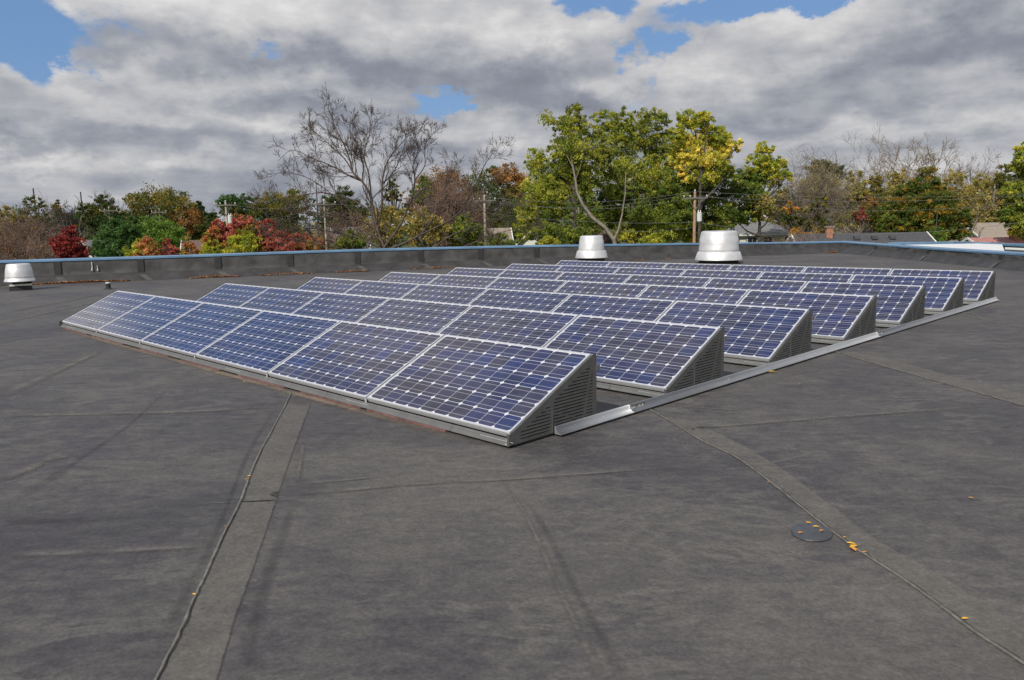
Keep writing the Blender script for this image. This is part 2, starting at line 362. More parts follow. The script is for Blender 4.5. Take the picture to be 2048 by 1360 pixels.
# ------------------------------------------------------------------ roof bands and seams (image points dropped on the membrane)
def dense(P, k=8, jit=0.0, seed=0):
    """Catmull-Rom through 2D points"""
    P = [np.array(p[:2], float) for p in P]; Q = [2 * P[0] - P[1]] + P + [2 * P[-1] - P[-2]]; out = []; rnd = random.Random(seed)
    for i in range(1, len(Q) - 2):
        for j in range(k):
            t = j / k; a, b_, c_, d = Q[i - 1:i + 3]
            out.append(.5 * ((2 * b_) + (-a + c_) * t + (2 * a - 5 * b_ + 4 * c_ - d) * t * t + (-a + 3 * b_ - 3 * c_ + d) * t ** 3))
    out.append(P[-1])
    return [q + np.array([rnd.uniform(-jit, jit), rnd.uniform(-jit, jit)]) for q in out]
def ribbon(name, Lp, Rp, z, mat, label, kind='structure', jit=0.0, seed=1):
    k = 10; L = dense([gz(*p) for p in Lp], k, jit, seed); Q = dense([gz(*p) for p in Rp], k, jit, seed + 1)
    n_ = min(len(L), len(Q)); V = []; F = []; UV = []
    for i in range(n_):
        for j in range(5):
            t = (0, .03, .5, .97, 1)[j]; p = L[i] * (1 - t) + Q[i] * t; V.append((p[0], p[1], z if 0 < j < 4 else .0006)); UV.append((i / (n_ - 1), t))
    for i in range(n_ - 1):
        for j in range(4): F.append((i * 5 + j, i * 5 + j + 1, (i + 1) * 5 + j + 1, (i + 1) * 5 + j))
    o = mesh(name, V, F, mat, label=label, kind=kind); me = o.data
    ul = me.uv_layers.new(name='UVMap')
    for lp in me.loops: ul.data[lp.index].uv = UV[lp.vertex_index]
    # normals up
    if me.polygons[0].normal.z < 0: me.flip_normals()
    return o
def streak(P, wpx, label, mat=None, z=.004, seed=1):
    L = []; Q = []
    for (x, y, *r) in P:
        w2 = r[0] if r else wpx; L.append((x, y - w2 / 2)); Q.append((x, y + w2 / 2))
    return ribbon('roof_streak', L, Q, z, mat or M_dust, label, seed=seed)
ribbon('seam_band', [(581, 790), (520, 905), (478, 1010), (445, 1078), (388, 1200), (360, 1265), (300, 1390)],
       [(626, 800), (590, 900), (556, 1000), (528, 1085), (488, 1200), (466, 1265), (430, 1390)], .004, M_band, 'pale lapped seam strip running from the front row to the bottom left')
ribbon('seam_band', [(1310, 824), (1400, 881), (1480, 921), (1560, 981), (1640, 1046), (1700, 1091), (1800, 1156), (1950, 1266), (2080, 1352)],
       [(1350, 830), (1440, 868), (1545, 925), (1645, 997), (1730, 1062), (1790, 1100), (1880, 1150), (2030, 1245), (2140, 1310)], .004, M_band, 'pale lapped seam strip running from the rail to the bottom right')
ribbon('seam_band', [(1672, 705), (1740, 725), (1800, 742), (1900, 771), (2080, 822)], [(1700, 702), (1775, 718), (1840, 735), (1950, 765), (2100, 800)], .004, M_band, 'pale lapped seam strip behind the fourth row rail')
def seam(P, w_, label, seed, side=1, k=5, jit=.0018):
    D = dense([gz(*p) for p in P], k, jit, seed); Z = []; rnd = random.Random(seed)
    V = []; F = []; V2 = []; F2 = []
    for i, p in enumerate(D):
        t = D[min(i + 1, len(D) - 1)] - D[max(i - 1, 0)]; t = t / np.linalg.norm(t); nn = np.array([-t[1], t[0]]) * side
        ww = w_ * rnd.uniform(.8, 1.15)
        for off, z in ((-.5, .004), (-.3, .0085), (.25, .009), (.5, .0045)):
            q = p + nn * off * ww; V.append((q[0], q[1], z))
        for off in (.5, .5 + .08 + .16 * rnd.random()):
            q = p + nn * off * ww; V2.append((q[0], q[1], .0085))
    for i in range(len(D) - 1):
        for j in range(3): F.append((i * 4 + j, i * 4 + j + 1, i * 4 + j + 5, i * 4 + j + 4))
        F2.append((i * 2, i * 2 + 1, i * 2 + 3, i * 2 + 2))
    o = mesh('roof_seam', V, F, M_lap, label=label, kind='structure')
    g = mesh('seam_side_shade', V2, F2, M_seamshade, o, kind='structure')  # flat near-black strip: shade beside the bead put in as colour
    return o
seam([(583, 786), (560, 832), (520, 905), (497, 960), (478, 1010), (445, 1075), (412, 1150), (388, 1200), (360, 1265), (330, 1325), (300, 1390)], .016, 'raised sealant bead of the seam left of the front panel', 4, 1)
seam([(1300, 820), (1350, 848), (1400, 880), (1440, 899), (1480, 920), (1520, 949), (1560, 980), (1600, 1013), (1640, 1045), (1700, 1090), (1750, 1123), (1800, 1155), (1870, 1205), (1950, 1265), (2080, 1350)], .013, 'raised sealant bead of the seam past the round patch', 5, 1)
seam([(1672, 704), (1740, 725), (1800, 742), (1900, 770), (2080, 822)], .016, 'thin seam line at the right behind the rail', 6, 1)
seam([(1930, 632), (1990, 645), (2070, 660)], .014, 'thin far seam line at the right edge', 7, 1)
for i, (P, w_, lb) in enumerate([
    ([(1430, 517, 3), (1560, 513, 3), (1690, 513, 3), (1800, 519, 3), (1920, 527, 3)], 3, 'pale curved line on the roof by the far corner'), ([(1300, 519, 3), (1400, 516, 3)], 3, 'short pale line on the roof left of the wide vent'),
    ([(-30, 834), (200, 828), (400, 823), (560, 812)], 8, 'faint pale streak across the roof left of the front row'),
    ([(-30, 1112, 24), (150, 1106, 20), (300, 1099, 16), (440, 1093, 12)], 20, 'wide pale streak at the lower left'),
    ([(540, 992, 14), (700, 980, 12), (830, 969, 10), (1000, 960, 9), (1200, 946, 7), (1420, 930, 8)], 12, 'pale streak in front of the nearest panel'),
    ([(1370, 858, 8), (1500, 848, 8), (1740, 829, 10), (2010, 811, 6)], 9, 'pale streak to the right of the rail'),
    ([(-30, 800, 36), (70, 762, 26), (140, 730, 20), (225, 692, 10)], 24, 'pale diagonal lap toward the far left'),
    ([(-30, 655, 8), (120, 620, 6), (230, 596, 5), (300, 580, 4)], 7, 'thin pale diagonal lap at the far left'),
    ([(-30, 970, 20), (60, 938, 22), (110, 915, 18), (145, 915, 6)], 16, 'pale star shaped scuff at the left edge'),
    ([(600, 968, 9), (680, 962, 7), (760, 954, 5)], 8, 'short pale scuff beside the left seam'),
    ([(1330, 812, 3), (1430, 818, 3), (1500, 823, 3)], 4, 'short faint scuff beside the rail'),
    ([(400, 1008, 3), (600, 1000, 3)], 4, 'thin faint scuff across the left seam')]):
    streak(P, w_, lb, seed=20 + i)
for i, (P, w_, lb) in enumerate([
    ([(-30, 1046, 26), (120, 1042, 20), (300, 1034, 10)], 18, 'dark streak at the left'),  # ribbon darker than the membrane
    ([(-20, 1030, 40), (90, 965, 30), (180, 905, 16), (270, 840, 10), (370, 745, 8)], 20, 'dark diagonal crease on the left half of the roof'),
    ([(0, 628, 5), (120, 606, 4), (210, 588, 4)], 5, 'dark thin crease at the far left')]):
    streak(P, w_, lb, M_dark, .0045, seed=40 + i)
# steep ribbons (run toward the camera)
def vstreak(P, lb, mat, z, seed):
    ribbon('roof_streak', [(x - w_ / 2, y) for x, y, w_ in P], [(x + w_ / 2, y) for x, y, w_ in P], z, mat, lb, seed=seed)
vstreak([(608, 880, 16), (600, 930, 18), (592, 968, 20)], 'short upright pale scuff beside the left seam strip', M_dust, .0045, 51)
vstreak([(995, 950, 10), (1050, 1030, 14), (1110, 1160, 22), (1160, 1270, 34), (1215, 1390, 46)], 'pale crease running to the bottom centre', M_dust, .0045, 52)
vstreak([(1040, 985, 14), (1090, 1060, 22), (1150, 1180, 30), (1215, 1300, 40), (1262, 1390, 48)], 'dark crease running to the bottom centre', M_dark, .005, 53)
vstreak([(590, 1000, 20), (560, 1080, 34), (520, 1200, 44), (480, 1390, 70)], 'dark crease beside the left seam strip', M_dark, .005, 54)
vstreak([(566, 790, 14), (500, 900, 16), (455, 1010, 18), (420, 1090, 24), (360, 1210, 34), (300, 1330, 44)], 'painted dark shading left of the seam bead', M_dark, .0048, 55)  # soft shade left of the bead, painted as a dark ribbon

# ------------------------------------------------------------------ solar array
PW, RS, DH, HH, Z0 = 1.67, 1.8422, .8644, .4238, .10
SLOPE = math.atan2(HH, DH); LEN = math.hypot(HH, DH); MW = 1.65; TH = .040
fb = MB(); FW = .014
def slab(mb, x0, x1, v0, v1, t0, t1): mb.box(x0, x1, v0, v1, t0, t1)
# module in its own plane: x across, y up the slope, z normal (top of the frame at z=0)
slab(fb, -MW, 0, 0, FW, -TH, 0); slab(fb, -MW, 0, LEN - FW, LEN, -TH, 0)
slab(fb, -MW, -MW + FW, FW, LEN - FW, -TH, 0); slab(fb, -FW, 0, FW, LEN - FW, -TH, 0)
def panel_label(r, k):
    rows = ['front row', 'second row', 'third row', 'fourth row', 'fifth row', 'sixth row', 'rearmost row']
    pos = ['at the right end of', 'second from the right in', 'third from the right in', 'third from the left in', 'second from the left in', 'at the left end of']
    return f'blue solar panel {pos[k]} the {rows[r]}'
proto = None
for r in range(7):
    for k in range(6):
        root = empty('solar_panel', (-PW * k - .004, r * RS, Z0), label=panel_label(r, k), cat='solar panel', group='solar panels tilted in rows on the roof')
        root.rotation_euler = (SLOPE, 0, 0)
        if proto is None:
            f_ = fb.build('frame', M_frame, root)
            mb = MB().box(-MW + FW, -FW, FW, LEN - FW, -.008, -.0035)
            g_ = mb.build('glass', M_cell, root); me = g_.data; ul = me.uv_layers.new(name='UVMap')
            cw = (MW - 2 * FW - .012) / 10; ch = (LEN - 2 * FW - .012) / 6
            for lp in me.loops:
                c_ = me.vertices[lp.vertex_index].co; ul.data[lp.index].uv = ((c_.x + MW - FW - .006) / cw, (c_.y - FW - .006) / ch)
            bk = MB().box(-MW + FW, -FW, FW, LEN - FW, -.013, -.0085).build('backsheet', M_in, root)  # really white; blackened so the space behind the slots looks shaded
            proto = (f_, g_, bk)
        else:
            for q in proto:
                c_ = q.copy(); col.objects.link(c_); c_.parent = root
# racking: one tray per row
def side_plate_mb(x, t=.0018):
    """vertical plate with real louvre slots; built from horizontal bands"""
    mb = MB(); y0, ym, y1 = -.03, .40, .892; zb = .022; SL = HH / DH
    def topz(y): return Z0 + .004 + min(max(0, y), DH) * SL
    def yl(z): return max(y0, (z - Z0 - .004) / SL) if z > Z0 + .004 else y0      # left boundary at height z
    sl = [.048 + .0235 * i for i in range(17)]; hh = .0035
    cuts = sorted([zb] + [z - hh for z in sl] + [z + hh for z in sl] + [topz(y1)])
    def quad(ya0, ya1, yb, z0, z1):
        if yb - min(ya0, ya1) < .001: return
        mb.hexa([(x, ya0, z0), (x + t, ya0, z0), (x + t, yb, z0), (x, yb, z0), (x, ya1, z1), (x + t, ya1, z1), (x + t, yb, z1), (x, yb, z1)])
    for i in range(len(cuts) - 1):
        z0, z1 = cuts[i], cuts[i + 1]; isl = any(abs((z0 + z1) / 2 - z) < 1e-4 for z in sl)
        if not isl:
            quad(yl(z0), yl(z1), y1, z0, z1); continue
        zz = (z0 + z1) / 2; s0 = max(.035, yl(zz) + .11)
        # solid up to slot one
        if s0 < ym - .03:
            quad(yl(z0), yl(z1), s0, z0, z1)
            mb.box(x, x + t, ym - .018, ym + .018, z0, z1)
        else:
            s1 = max(ym + .018, yl(zz) + .11)
            if s1 > y1 - .06: quad(yl(z0), yl(z1), y1, z0, z1); continue
            quad(yl(z0), yl(z1), s1, z0, z1)
        mb.box(x, x + t, y1 - .045, y1, z0, z1)
    # folded edges
    mb.box(x - .02, x, y0, y0 + .003, zb, Z0); mb.box(x - .02, x, y1 - .003, y1, zb, topz(y1) - .01)
    mb.box(x - .004, x + .006, ym - .004, ym + .004, zb, topz(ym) - .13)
    return mb
lens_ = [(-.57, .022), (-1.9 - .34, -.573), (-4.5, -2.243), (-6.9, -4.503), (-9.98, -6.903)]
trayP = None
rowname = ['front', 'second', 'third', 'fourth', 'fifth', 'sixth', 'rearmost']
for r in range(7):
    root = empty('panel_rack', (0, r * RS, 0), label=f'grey steel rack with louvred end plate carrying the {rowname[r]} row of panels', cat='solar rack', group='racks under the rows of panels')
    if trayP is None:
        kids = []
        for a, b_ in lens_:
            mb = MB(); V = []
            prof = [(.004, .060), (-.004, .058), (-.012, .052), (-.016, .04), (-.032, .026), (-.034, .020), (-.002, .020)]
            for x in (a, b_):
                for y, z in prof: V.append((x, y, z))
            q = len(prof); F = [(i, i + 1, q + i + 1, q + i) for i in range(q - 1)] + [(q - 1, 0, q, 2 * q - 1)]
            mb.add(V, F)
            kids.append(mb.build('front_skirt', M_galv, root))
            kids.append(MB().box(a + .3, a + .62, -.0175, -.0145, .043, .0465).build('clip', M_frame, root))
        kids.append(side_plate_mb(.024).build('side_plate', M_galvshade, root))
        kids.append(side_plate_mb(-10.03).build('side_plate', M_galvshade, root))
        mb = MB(); mb.add([(-10.0, .90, .012), (.02, .90, .012), (.02, .875, .50), (-10.0, .875, .50), (-10.0, .894, .012), (.02, .894, .012), (.02, .869, .50), (-10.0, .869, .50)], [(0, 3, 2, 1), (4, 5, 6, 7), (0, 1, 5, 4), (2, 3, 7, 6), (1, 2, 6, 5), (0, 4, 7, 3)])
        kids.append(mb.build('rear_deflector', M_galvshade, root))  # interior shade put into its colour, keeping the slots dark
        kids.append(MB().box(-10.0, .02, .02, .86, .008, .012).build('floor_pan', M_in, root))  # near-black stands in for the shade inside the rack
        for k in range(1, 6):
            x = -PW * k + .008
            mb = MB().box(x - .009, x + .009, -.006, .0, .052, .092).box(x - .006, x + .006, -.022, -.006, .045, .05)
            kids.append(mb.build('clamp', M_frame, root))
            th = SLOPE; c, s_ = math.cos(th), math.sin(th); P = []
            for yy in (.002, LEN - .002):
                for zz in (-.03, -.004):
                    P.append((yy * c - zz * s_, Z0 + yy * s_ + zz * c))
            V = [(x - .010, *P[0]), (x + .010, *P[0]), (x + .010, *P[2]), (x - .010, *P[2]), (x - .010, *P[1]), (x + .010, *P[1]), (x + .010, *P[3]), (x - .010, *P[3])]
            kids.append(MB().hexa(V).build('gap_strip', M_galv, root))
        kids.append(MB().box(-.004, .018, -.008, .0, .06, .098).box(-.002, .01, -.03, -.008, .05, .064).build('clamp', M_frame, root))
        kids.append(MB().box(.002, .014, -.044, -.036, .028, .038).build('bolt', M_bolt, root))
        kids.append(MB().box(.02, .034, .885, .925, .40, .44).build('clip', M_galv, root))
        trayP = kids
    else:
        for q in trayP:
            c_ = q.copy(); col.objects.link(c_); c_.parent = root
# foam pads under the front row
for i, (a, b_) in enumerate([(-9.9, -8.7), (-8.45, -7.2), (-6.6, -5.7), (-5.3, -4.3), (-3.9, -2.95), (-2.65, -1.7), (-1.6, -.62)]):
    MB().box(a, b_, -.038, .02, .001, .0185).build('foam_pad', M_pink, None, label=['pink foam strip under the far left end of the front rack', 'pink foam strip under the second left panel of the front row', 'pink foam strip under the third left panel of the front row',
        'pink foam strip under the middle of the front rack', 'bright pink foam strip where the left seam meets the front rack', 'pink foam strip under the second right panel of the front row', 'pink foam strip under the right end of the front rack'][i], cat='foam strip', group='pink foam strips under the front rack')
# side rail: sloped extrusion on the right of the rows
rail = empty('mounting_rail', (0.0, 0.41, 0), label='long silver aluminium rail tying the right ends of the racks together', cat='rail')
prof = [(.036, .070), (.041, .075), (.047, .074), (.051, .066), (.054, .055), (.059, .044), (.067, .034), (.078, .027), (.088, .024), (.097, .022), (.097, .017), (.060, .017), (.036, .017)]
RL = 7 * RS - .41 - RS + .93 + .02
segs = [(0, .86), (.863, 6.0), (6.003, RL)]
for a, b_ in segs:
    V = [(x, y, z) for y in (a, b_) for x, z in prof]; q = len(prof)
    F = [(i, (i + 1) % q, q + (i + 1) % q, q + i) for i in range(q)] + [tuple(range(q)), tuple(range(2 * q - 1, q - 1, -1))]
    o = mesh('rail_section', V, F, M_rail, rail)
    for pl in o.data.polygons: pl.use_smooth = len(pl.vertices) == 4 and abs(pl.normal.z) > .05 and pl.center.z > .02
for y in (.86, 6.0):
    mb = MB().box(.0525, .0575, y - .004, y + .20, .022, .067)
    sp = mb.build('splice_plate', M_galv, rail)
    for d in (.02, .05, .12, .16): MB().box(.0578, .064, y + d - .006, y + d + .006, .042, .054).build('bolt', M_bolt, sp)
    MB().box(.0525, .0605, y - .014, y - .004, .014, .070).build('end_tab', M_white, rail)
for r in range(7):
    MB().lathe([(.0005, .035), (.007, .034), (.007, .022)], 8).build('bolt', M_bolt, rail).location = (.058, r * RS + .93 - .41 - (.02 if r == 6 else 0), .010)

# tan dirt line at the foot of the front rack, and leaves of the gap
def wribbon(name, x0, x1, y0, y1, z, mat, label):
    k = 40; V = []; F = []; UV = []
    for i in range(k):
        for j in range(4): V.append((x0 + (x1 - x0) * i / (k - 1), y0 + (y1 - y0) * j / 3, z)); UV.append((i / (k - 1), j / 3))
    for i in range(k - 1):
        for j in range(3): F.append((i * 4 + j, (i + 1) * 4 + j, (i + 1) * 4 + j + 1, i * 4 + j + 1))
    o = mesh(name, V, F, mat, label=label, kind='structure'); ul = o.data.uv_layers.new(name='UVMap')
    for lp in o.data.loops: ul.data[lp.index].uv = UV[lp.vertex_index]
    if o.data.polygons[0].normal.z < 0: o.data.flip_normals()
wribbon('dirt_line', -10.1, .05, -.16, .0, .0052, M_tan, 'tan dirt washed up along the front rack')
for r in range(1, 7):
    wribbon('dirt_line', -10.1, .03, r * RS - .22, r * RS, .0052, M_tan, 'tan dirt washed up along the %s rack' % rowname[r])

# ------------------------------------------------------------------ roof vents, stub, patch
def vent(label, px, py_base, rb, prof, base_r, base_h, group):
    p = gz(px, py_base); root = empty('roof_vent', (p[0], p[1], 0), label=label, cat='roof vent', group=group)
    top, sk = prof
    MB().lathe(top, 48).build('hood', M_spun, root, smooth=True).data.shade_smooth()
    if sk: MB().lathe(sk, 48).build('skirt', M_spun, root, smooth=True)
    MB().lathe([(base_r * 1.25, 0.0), (base_r * 1.2, .03), (base_r, .06), (base_r, base_h)], 24).build('curb', M_black, root)
    return root
def depth_of(p): return float(-(CM.T @ (np.array(p) - CAM))[2])
# centre vent: px 1183; skirt bottom y 516, skirt top 500, hood top 471
def make_vent(label, px, ybase, wskirt, yskb, yskt, wtop, ytop, wmid, base_frac=.82):
    p = gz(px, ybase); d = depth_of(p); m = d / FPX
    def hz(y):                                                # height of a picture row above the vent's foot
        q = ray(px, y); s_ = ((p[:2] - CAM[:2]) @ q[:2]) / (q[:2] @ q[:2]); return float((CAM + q * s_)[2])
    zb, zt, zz = hz(yskb), hz(yskt), hz(ytop); rs = wskirt * m / 2; rt = wtop * m / 2; rm = wmid * m / 2
    h = zz - zt
    top = [(rm * .98, zt - .01), (rm, zt + .005), (rm * .985, zt + h * .12), (rm * .96, zt + h * .33), (rm * .955, zt + h * .36), (rt * 1.07 + (rm - rt) * .3, zt + h * .62), (rt * 1.055 + (rm - rt) * .28, zt + h * .65),
           (rt * 1.06, zt + h * .86), (rt * 1.03, zt + h * .94), (rt * .96, zt + h * .985), (rt * .85, zz), (rt * .4, zz + .004), (.001, zz + .005)]
    sk = [(rs * .93, zb + .006), (rs, zb), (rs * 1.0, zb + .012), (rs * .90, zb + (zt - zb) * .9), (rs * .87, zt), (rm * .97, zt + .004)]
    root = empty('roof_vent', (p[0], p[1], 0), label=label, cat='roof vent', group='spun metal roof vents')
    hood = MB().lathe(top, 56).build('hood', M_spun, root); hood.data.shade_smooth()
    skirt = MB().lathe(sk, 56).build('skirt', M_spun, root); skirt.data.shade_smooth()
    rc = rs * base_frac
    MB().lathe([(rc * 1.12, .0), (rc * 1.1, .03), (rc, .05), (rc, zb + .03), (.01, zb + .031)], 32).build('curb', M_black, root)
    return root, p, m
make_vent('smaller spun metal dome vent behind the rearmost row, left of the wider one', 1183, 528, 65, 515.5, 501, 43, 471, 52)
make_vent('wide spun metal dome vent behind the rearmost row beside the utility pole', 1437, 527, 93, 519.5, 503, 67, 461.5, 79)
vl, p, m_ = make_vent('pale spun metal vent on an open bracket at the far left by the wall', 42, 580, 55, 562.5, 555, 40, 527, 50, .5)
k_ = m_
MB().box(-.26, .26, -.22, -.17, .12, .17).box(-.26, -.22, -.22, .2, .12, .17).build('bracket', M_cream, vl)
MB().box(-.26, .26, -.2, -.1, 0, .10).build('base_block', M_in, vl)
MB().box(.12, .26, -.05, .25, 0, .24).build('rubber_boot', M_black, vl)
vl.rotation_euler = (0, 0, R(78))
p = gz(217, 578); pr = empty('pipe_stub', (p[0], p[1], 0), label='short black pipe with a white cap standing on the roof at far left', cat='pipe')
MB().lathe([(.13, .0), (.075, .02), (.06, .04), (.058, .15)], 20).build('pipe', M_black, pr); MB().lathe([(.06, .148), (.062, .172), (.05, .178), (.001, .178)], 20).build('cap', M_cream, pr)
# round patch
c0 = gz(1623, 1066)[:2]; rnd = random.Random(3); V = []; n_ = 36
ax1 = (gz(1664, 1073)[:2] - gz(1582, 1060)[:2]) / 2; ax2 = (gz(1620, 1084)[:2] - gz(1630, 1049)[:2]) / 2
for rr, z in ((1.0, .0010), (.98, .0040), (.6, .0048)):
    for i in range(n_): a = 2 * math.pi * i / n_; q = c0 + (ax1 * math.cos(a) + ax2 * math.sin(a)) * rr * (1 + .02 * math.sin(3 * a + 1)); V.append((q[0], q[1], z + .004))
F = [tuple(j * n_ + k for k in (i, (i + 1) % n_)) + tuple((j + 1) * n_ + k for k in ((i + 1) % n_, i)) for j in (0, 1) for i in range(n_)] + [tuple(2 * n_ + i for i in range(n_))]
o = mesh('round_patch', V, F, M_patch, label='dark oval rubber patch glued beside the right hand seam', cat='patch'); 
if sum(pp.normal.z for pp in o.data.polygons) < 0: o.data.flip_normals()

# leaves
M_leafY = simple('yellow_leaf', (.75, .42, .03), .6, var=.2); M_leafO = simple('orange_leaf', (.62, .26, .05), .6, var=.25); M_leafB = simple('brown_leaf', (.36, .17, .07), .8, var=.3)
def leaf(px, py, L, ang, mat, label, z=.012):
    p = gz(px, py); L *= .8; V = [(-.5, 0, 0), (-.2, .22, .12), (.2, .2, .1), (.55, 0, .02), (.2, -.2, .12), (-.2, -.22, .1), (0, 0, .0), (.8, .0, .06), (.8, .03, .06)]
    F = [(0, 6, 1), (1, 6, 2), (2, 6, 3), (3, 6, 4), (4, 6, 5), (5, 6, 0), (3, 7, 8)]
    o = mesh('fallen_leaf', [tuple(np.array(v) * L) for v in V], F, mat, label=label, cat='leaf', group='single fallen leaves on the roof')
    o.location = (p[0], p[1], z); o.rotation_euler = (0, 0, ang)
for a in [(1545, 746, .09, .6, M_leafY, 'yellow leaf against the foot of the rail'), (1599, 842 - 56 - 15, .035, 1, M_leafO, 'tiny orange leaf on the open roof right of the rail'),
          (1617, 1050, .035, .3, M_leafY, 'yellow leaf on the top edge of the round patch'), (1632, 1058, .04, .5, M_leafY, 'brighter yellow leaf in the middle of the round patch'), (1643, 1066, .035, 1.2, M_leafO, 'orange leaf near the right side of the round patch'),
          (1601, 1070, .035, 1, M_leafO, 'orange leaf on the left side of the round patch'), (1689, 1079, .02, 1, M_leafY, 'tiny yellow leaf on the seam just beyond the patch'), (1702, 1092, .05, .2, M_leafY, 'top yellow leaf of the clump on the right seam'),
          (1707, 1098, .06, 1.2, M_leafY, 'large yellow leaf of the clump on the right seam'), (1706, 1103, .06, 2.5, M_leafO, 'orange tinted leaf at the bottom of the seam clump'), (1729, 1109, .03, 1, M_leafO, 'small brown orange leaf below the seam clump'),
          (1930, 1243, .035, .8, M_leafY, 'yellow leaf on the seam at the lower right'), (1942, 1000, .035, .3, M_leafO, 'lone orange leaf on the open roof at the right'), (388, 1194, .028, .3, M_leafY, 'yellow leaf on the left seam nearest the camera'),
          (498, 956, .035, .5, M_leafY, 'upper yellow leaf of the pair on the left seam'), (494, 962, .03, 1.5, M_leafO, 'lower orange leaf of the pair on the left seam'), (452, 1057, .02, 1.5, M_leafO, 'small orange leaf midway down the left seam'), (1537, 968, .02, 1, M_leafO, 'tiny orange leaf on the right seam above the patch'),
          (437, 753 - 5, .04, 1, M_leafY, 'pale leaf on the roof below the third left panel'), (414, 750, .03, 2, M_leafO, 'small orange leaf on the roof below the third left panel'), (488, 766, .04, .2, M_leafY, 'yellow leaf beside the pink strip of the front rack'), (1340, 824 - 42, .05, .4, M_leafB, 'dark brown leaf in the shadow behind the front row')]:
    leaf(*a)
def litter(P, n_, wid, label, seed):
    rnd = random.Random(seed); D = dense([gz(*p) for p in P], 12); V = []; F = []
    for i in range(int(n_ * .62)):
        t = rnd.random() * (len(D) - 1.001); j = int(t); q = D[j] * (1 - t + j) + D[j + 1] * (t - j) + np.array([rnd.gauss(0, wid), rnd.gauss(0, wid)]) * .5 * (.4 + math.sin(math.pi * t / len(D)))
        for A_, n_v in ((B0, n1), (base_c, n2)):
            sd = (q - A_) @ n_v
            if sd < .06: q = q + n_v * (.06 - sd + rnd.random() * .12)
        L = rnd.uniform(.015, .04); a = rnd.random() * 6.3; tl = rnd.uniform(-.8, .8); z = .015 + rnd.random() * .05 * math.sin(math.pi * t / len(D))
        e1 = np.array([math.cos(a), math.sin(a), tl * .4]) * L; e2 = np.array([-math.sin(a), math.cos(a), rnd.uniform(-.6, .6)]) * L * .6
        c_ = np.array([q[0], q[1], z]); k = len(V); V += [c_ - e1, c_ + e2, c_ + e1, c_ - e2]; F.append((k, k + 1, k + 2, k + 3))
    o = mesh('leaf_litter', V, F, M_litter, label=label, cat='fallen leaves', kind='stuff')
M_litter, n, b = newmat('leaf_litter')
gi = n.node('ShaderNodeNewGeometry').outputs['Random Per Island']
n.put(b.inputs['Base Color'], n.mix(n.ss(gi, .2, .9), (.20, .085, .035), (.58, .26, .08))); b.inputs['Roughness'].default_value = .85
for i, (P, k, wd, lb) in enumerate([([(62, 565), (130, 562), (200, 560), (270, 556)], 2600, .10, 'orange leaf drift along the foot of the wall beside the left vent'), ([(-10, 568), (20, 567)], 300, .08, 'small leaf drift at the far left edge'),
        ([(382, 553), (430, 553), (478, 550)], 1100, .12, 'short orange leaf drift left of the second row'), ([(520, 551), (570, 549), (625, 546)], 700, .08, 'thin leaf drift behind the second row'),
        ([(668, 545), (700, 543), (728, 541)], 700, .12, 'orange leaf drift behind the third row'), ([(818, 540), (905, 534)], 450, .10, 'thin leaf drift behind the fourth row'),
        ([(1618, 505), (1650, 503.5), (1680, 502)], 7000, .30, 'rust coloured pile of leaves in the far roof corner'), ([(1225, 518), (1232, 517)], 60, .12, 'few orange leaves just right of the smaller dome vent'), ([(1256, 514), (1262, 514)], 50, .12, 'few orange leaves left of the wide dome vent')]):
    litter(P, k, wd, lb, 60 + i)

# ------------------------------------------------------------------ second roof section beyond the right wall
def poly(name, P, mat, parent=None, thick=0.0, **kw):
    P = [tuple(map(float, p)) for p in P]; k = len(P)
    if not thick: return mesh(name, P, [tuple(range(k))], mat, parent, **kw)
    V = P + [(x, y, z - thick) for x, y, z in P]; F = [tuple(range(k)), tuple(range(2 * k - 1, k - 1, -1))] + [(i, i + k, (i + 1) % k + k, (i + 1) % k) for i in range(k)]
    return mesh(name, V, F, mat, parent, **kw)
rs_ = empty('roof_section', (0, 0, 0), label='neighbouring flat roof with bright white membrane and blue edge beyond the right wall', cat='roof')
Q = [gz(1800, 489.5, .26), gz(1972, 486.5, .30), gz(2004, 488.5, .30), gz(2009, 502, .26), gz(1900, 499.5, .25)]
poly('white_membrane', Q, M_white, rs_, .12)
P2 = [gz(1776, 485, .32), gz(1906, 483.5, .33), gz(2100, 491, .33)]
V = []; F = []
for i, p in enumerate(P2): V += [(p[0], p[1], p[2]), (p[0], p[1], p[2] - .09), (p[0] + .25, p[1] + .35, p[2] + .01), (p[0] + .25, p[1] + .35, GZ)]
for i in range(2): F += [(i * 4, i * 4 + 1, i * 4 + 5, i * 4 + 4), (i * 4, i * 4 + 4, i * 4 + 6, i * 4 + 2), (i * 4 + 2, i * 4 + 6, i * 4 + 7, i * 4 + 3)]
mesh('coping', V, F, M_blue, rs_)
poly('trough', [gz(2006, 490, .2), gz(2110, 496, .2), gz(2110, 512, .2), gz(2000, 505, .2)], M_black, rs_, .1)
poly('white_strip', [gz(2010, 494.5, .22), gz(2110, 499, .22), gz(2110, 503, .22), gz(2010, 498, .22)], M_cream, rs_, .02)

# ------------------------------------------------------------------ ground beyond
mesh('ground', [(-3000, -3000, GZ), (3000, -3000, GZ), (3000, 3000, GZ), (-3000, 3000, GZ)], [(0, 1, 2, 3)], M_grass, kind='structure', label='grassy ground of the neighbourhood below the roof')

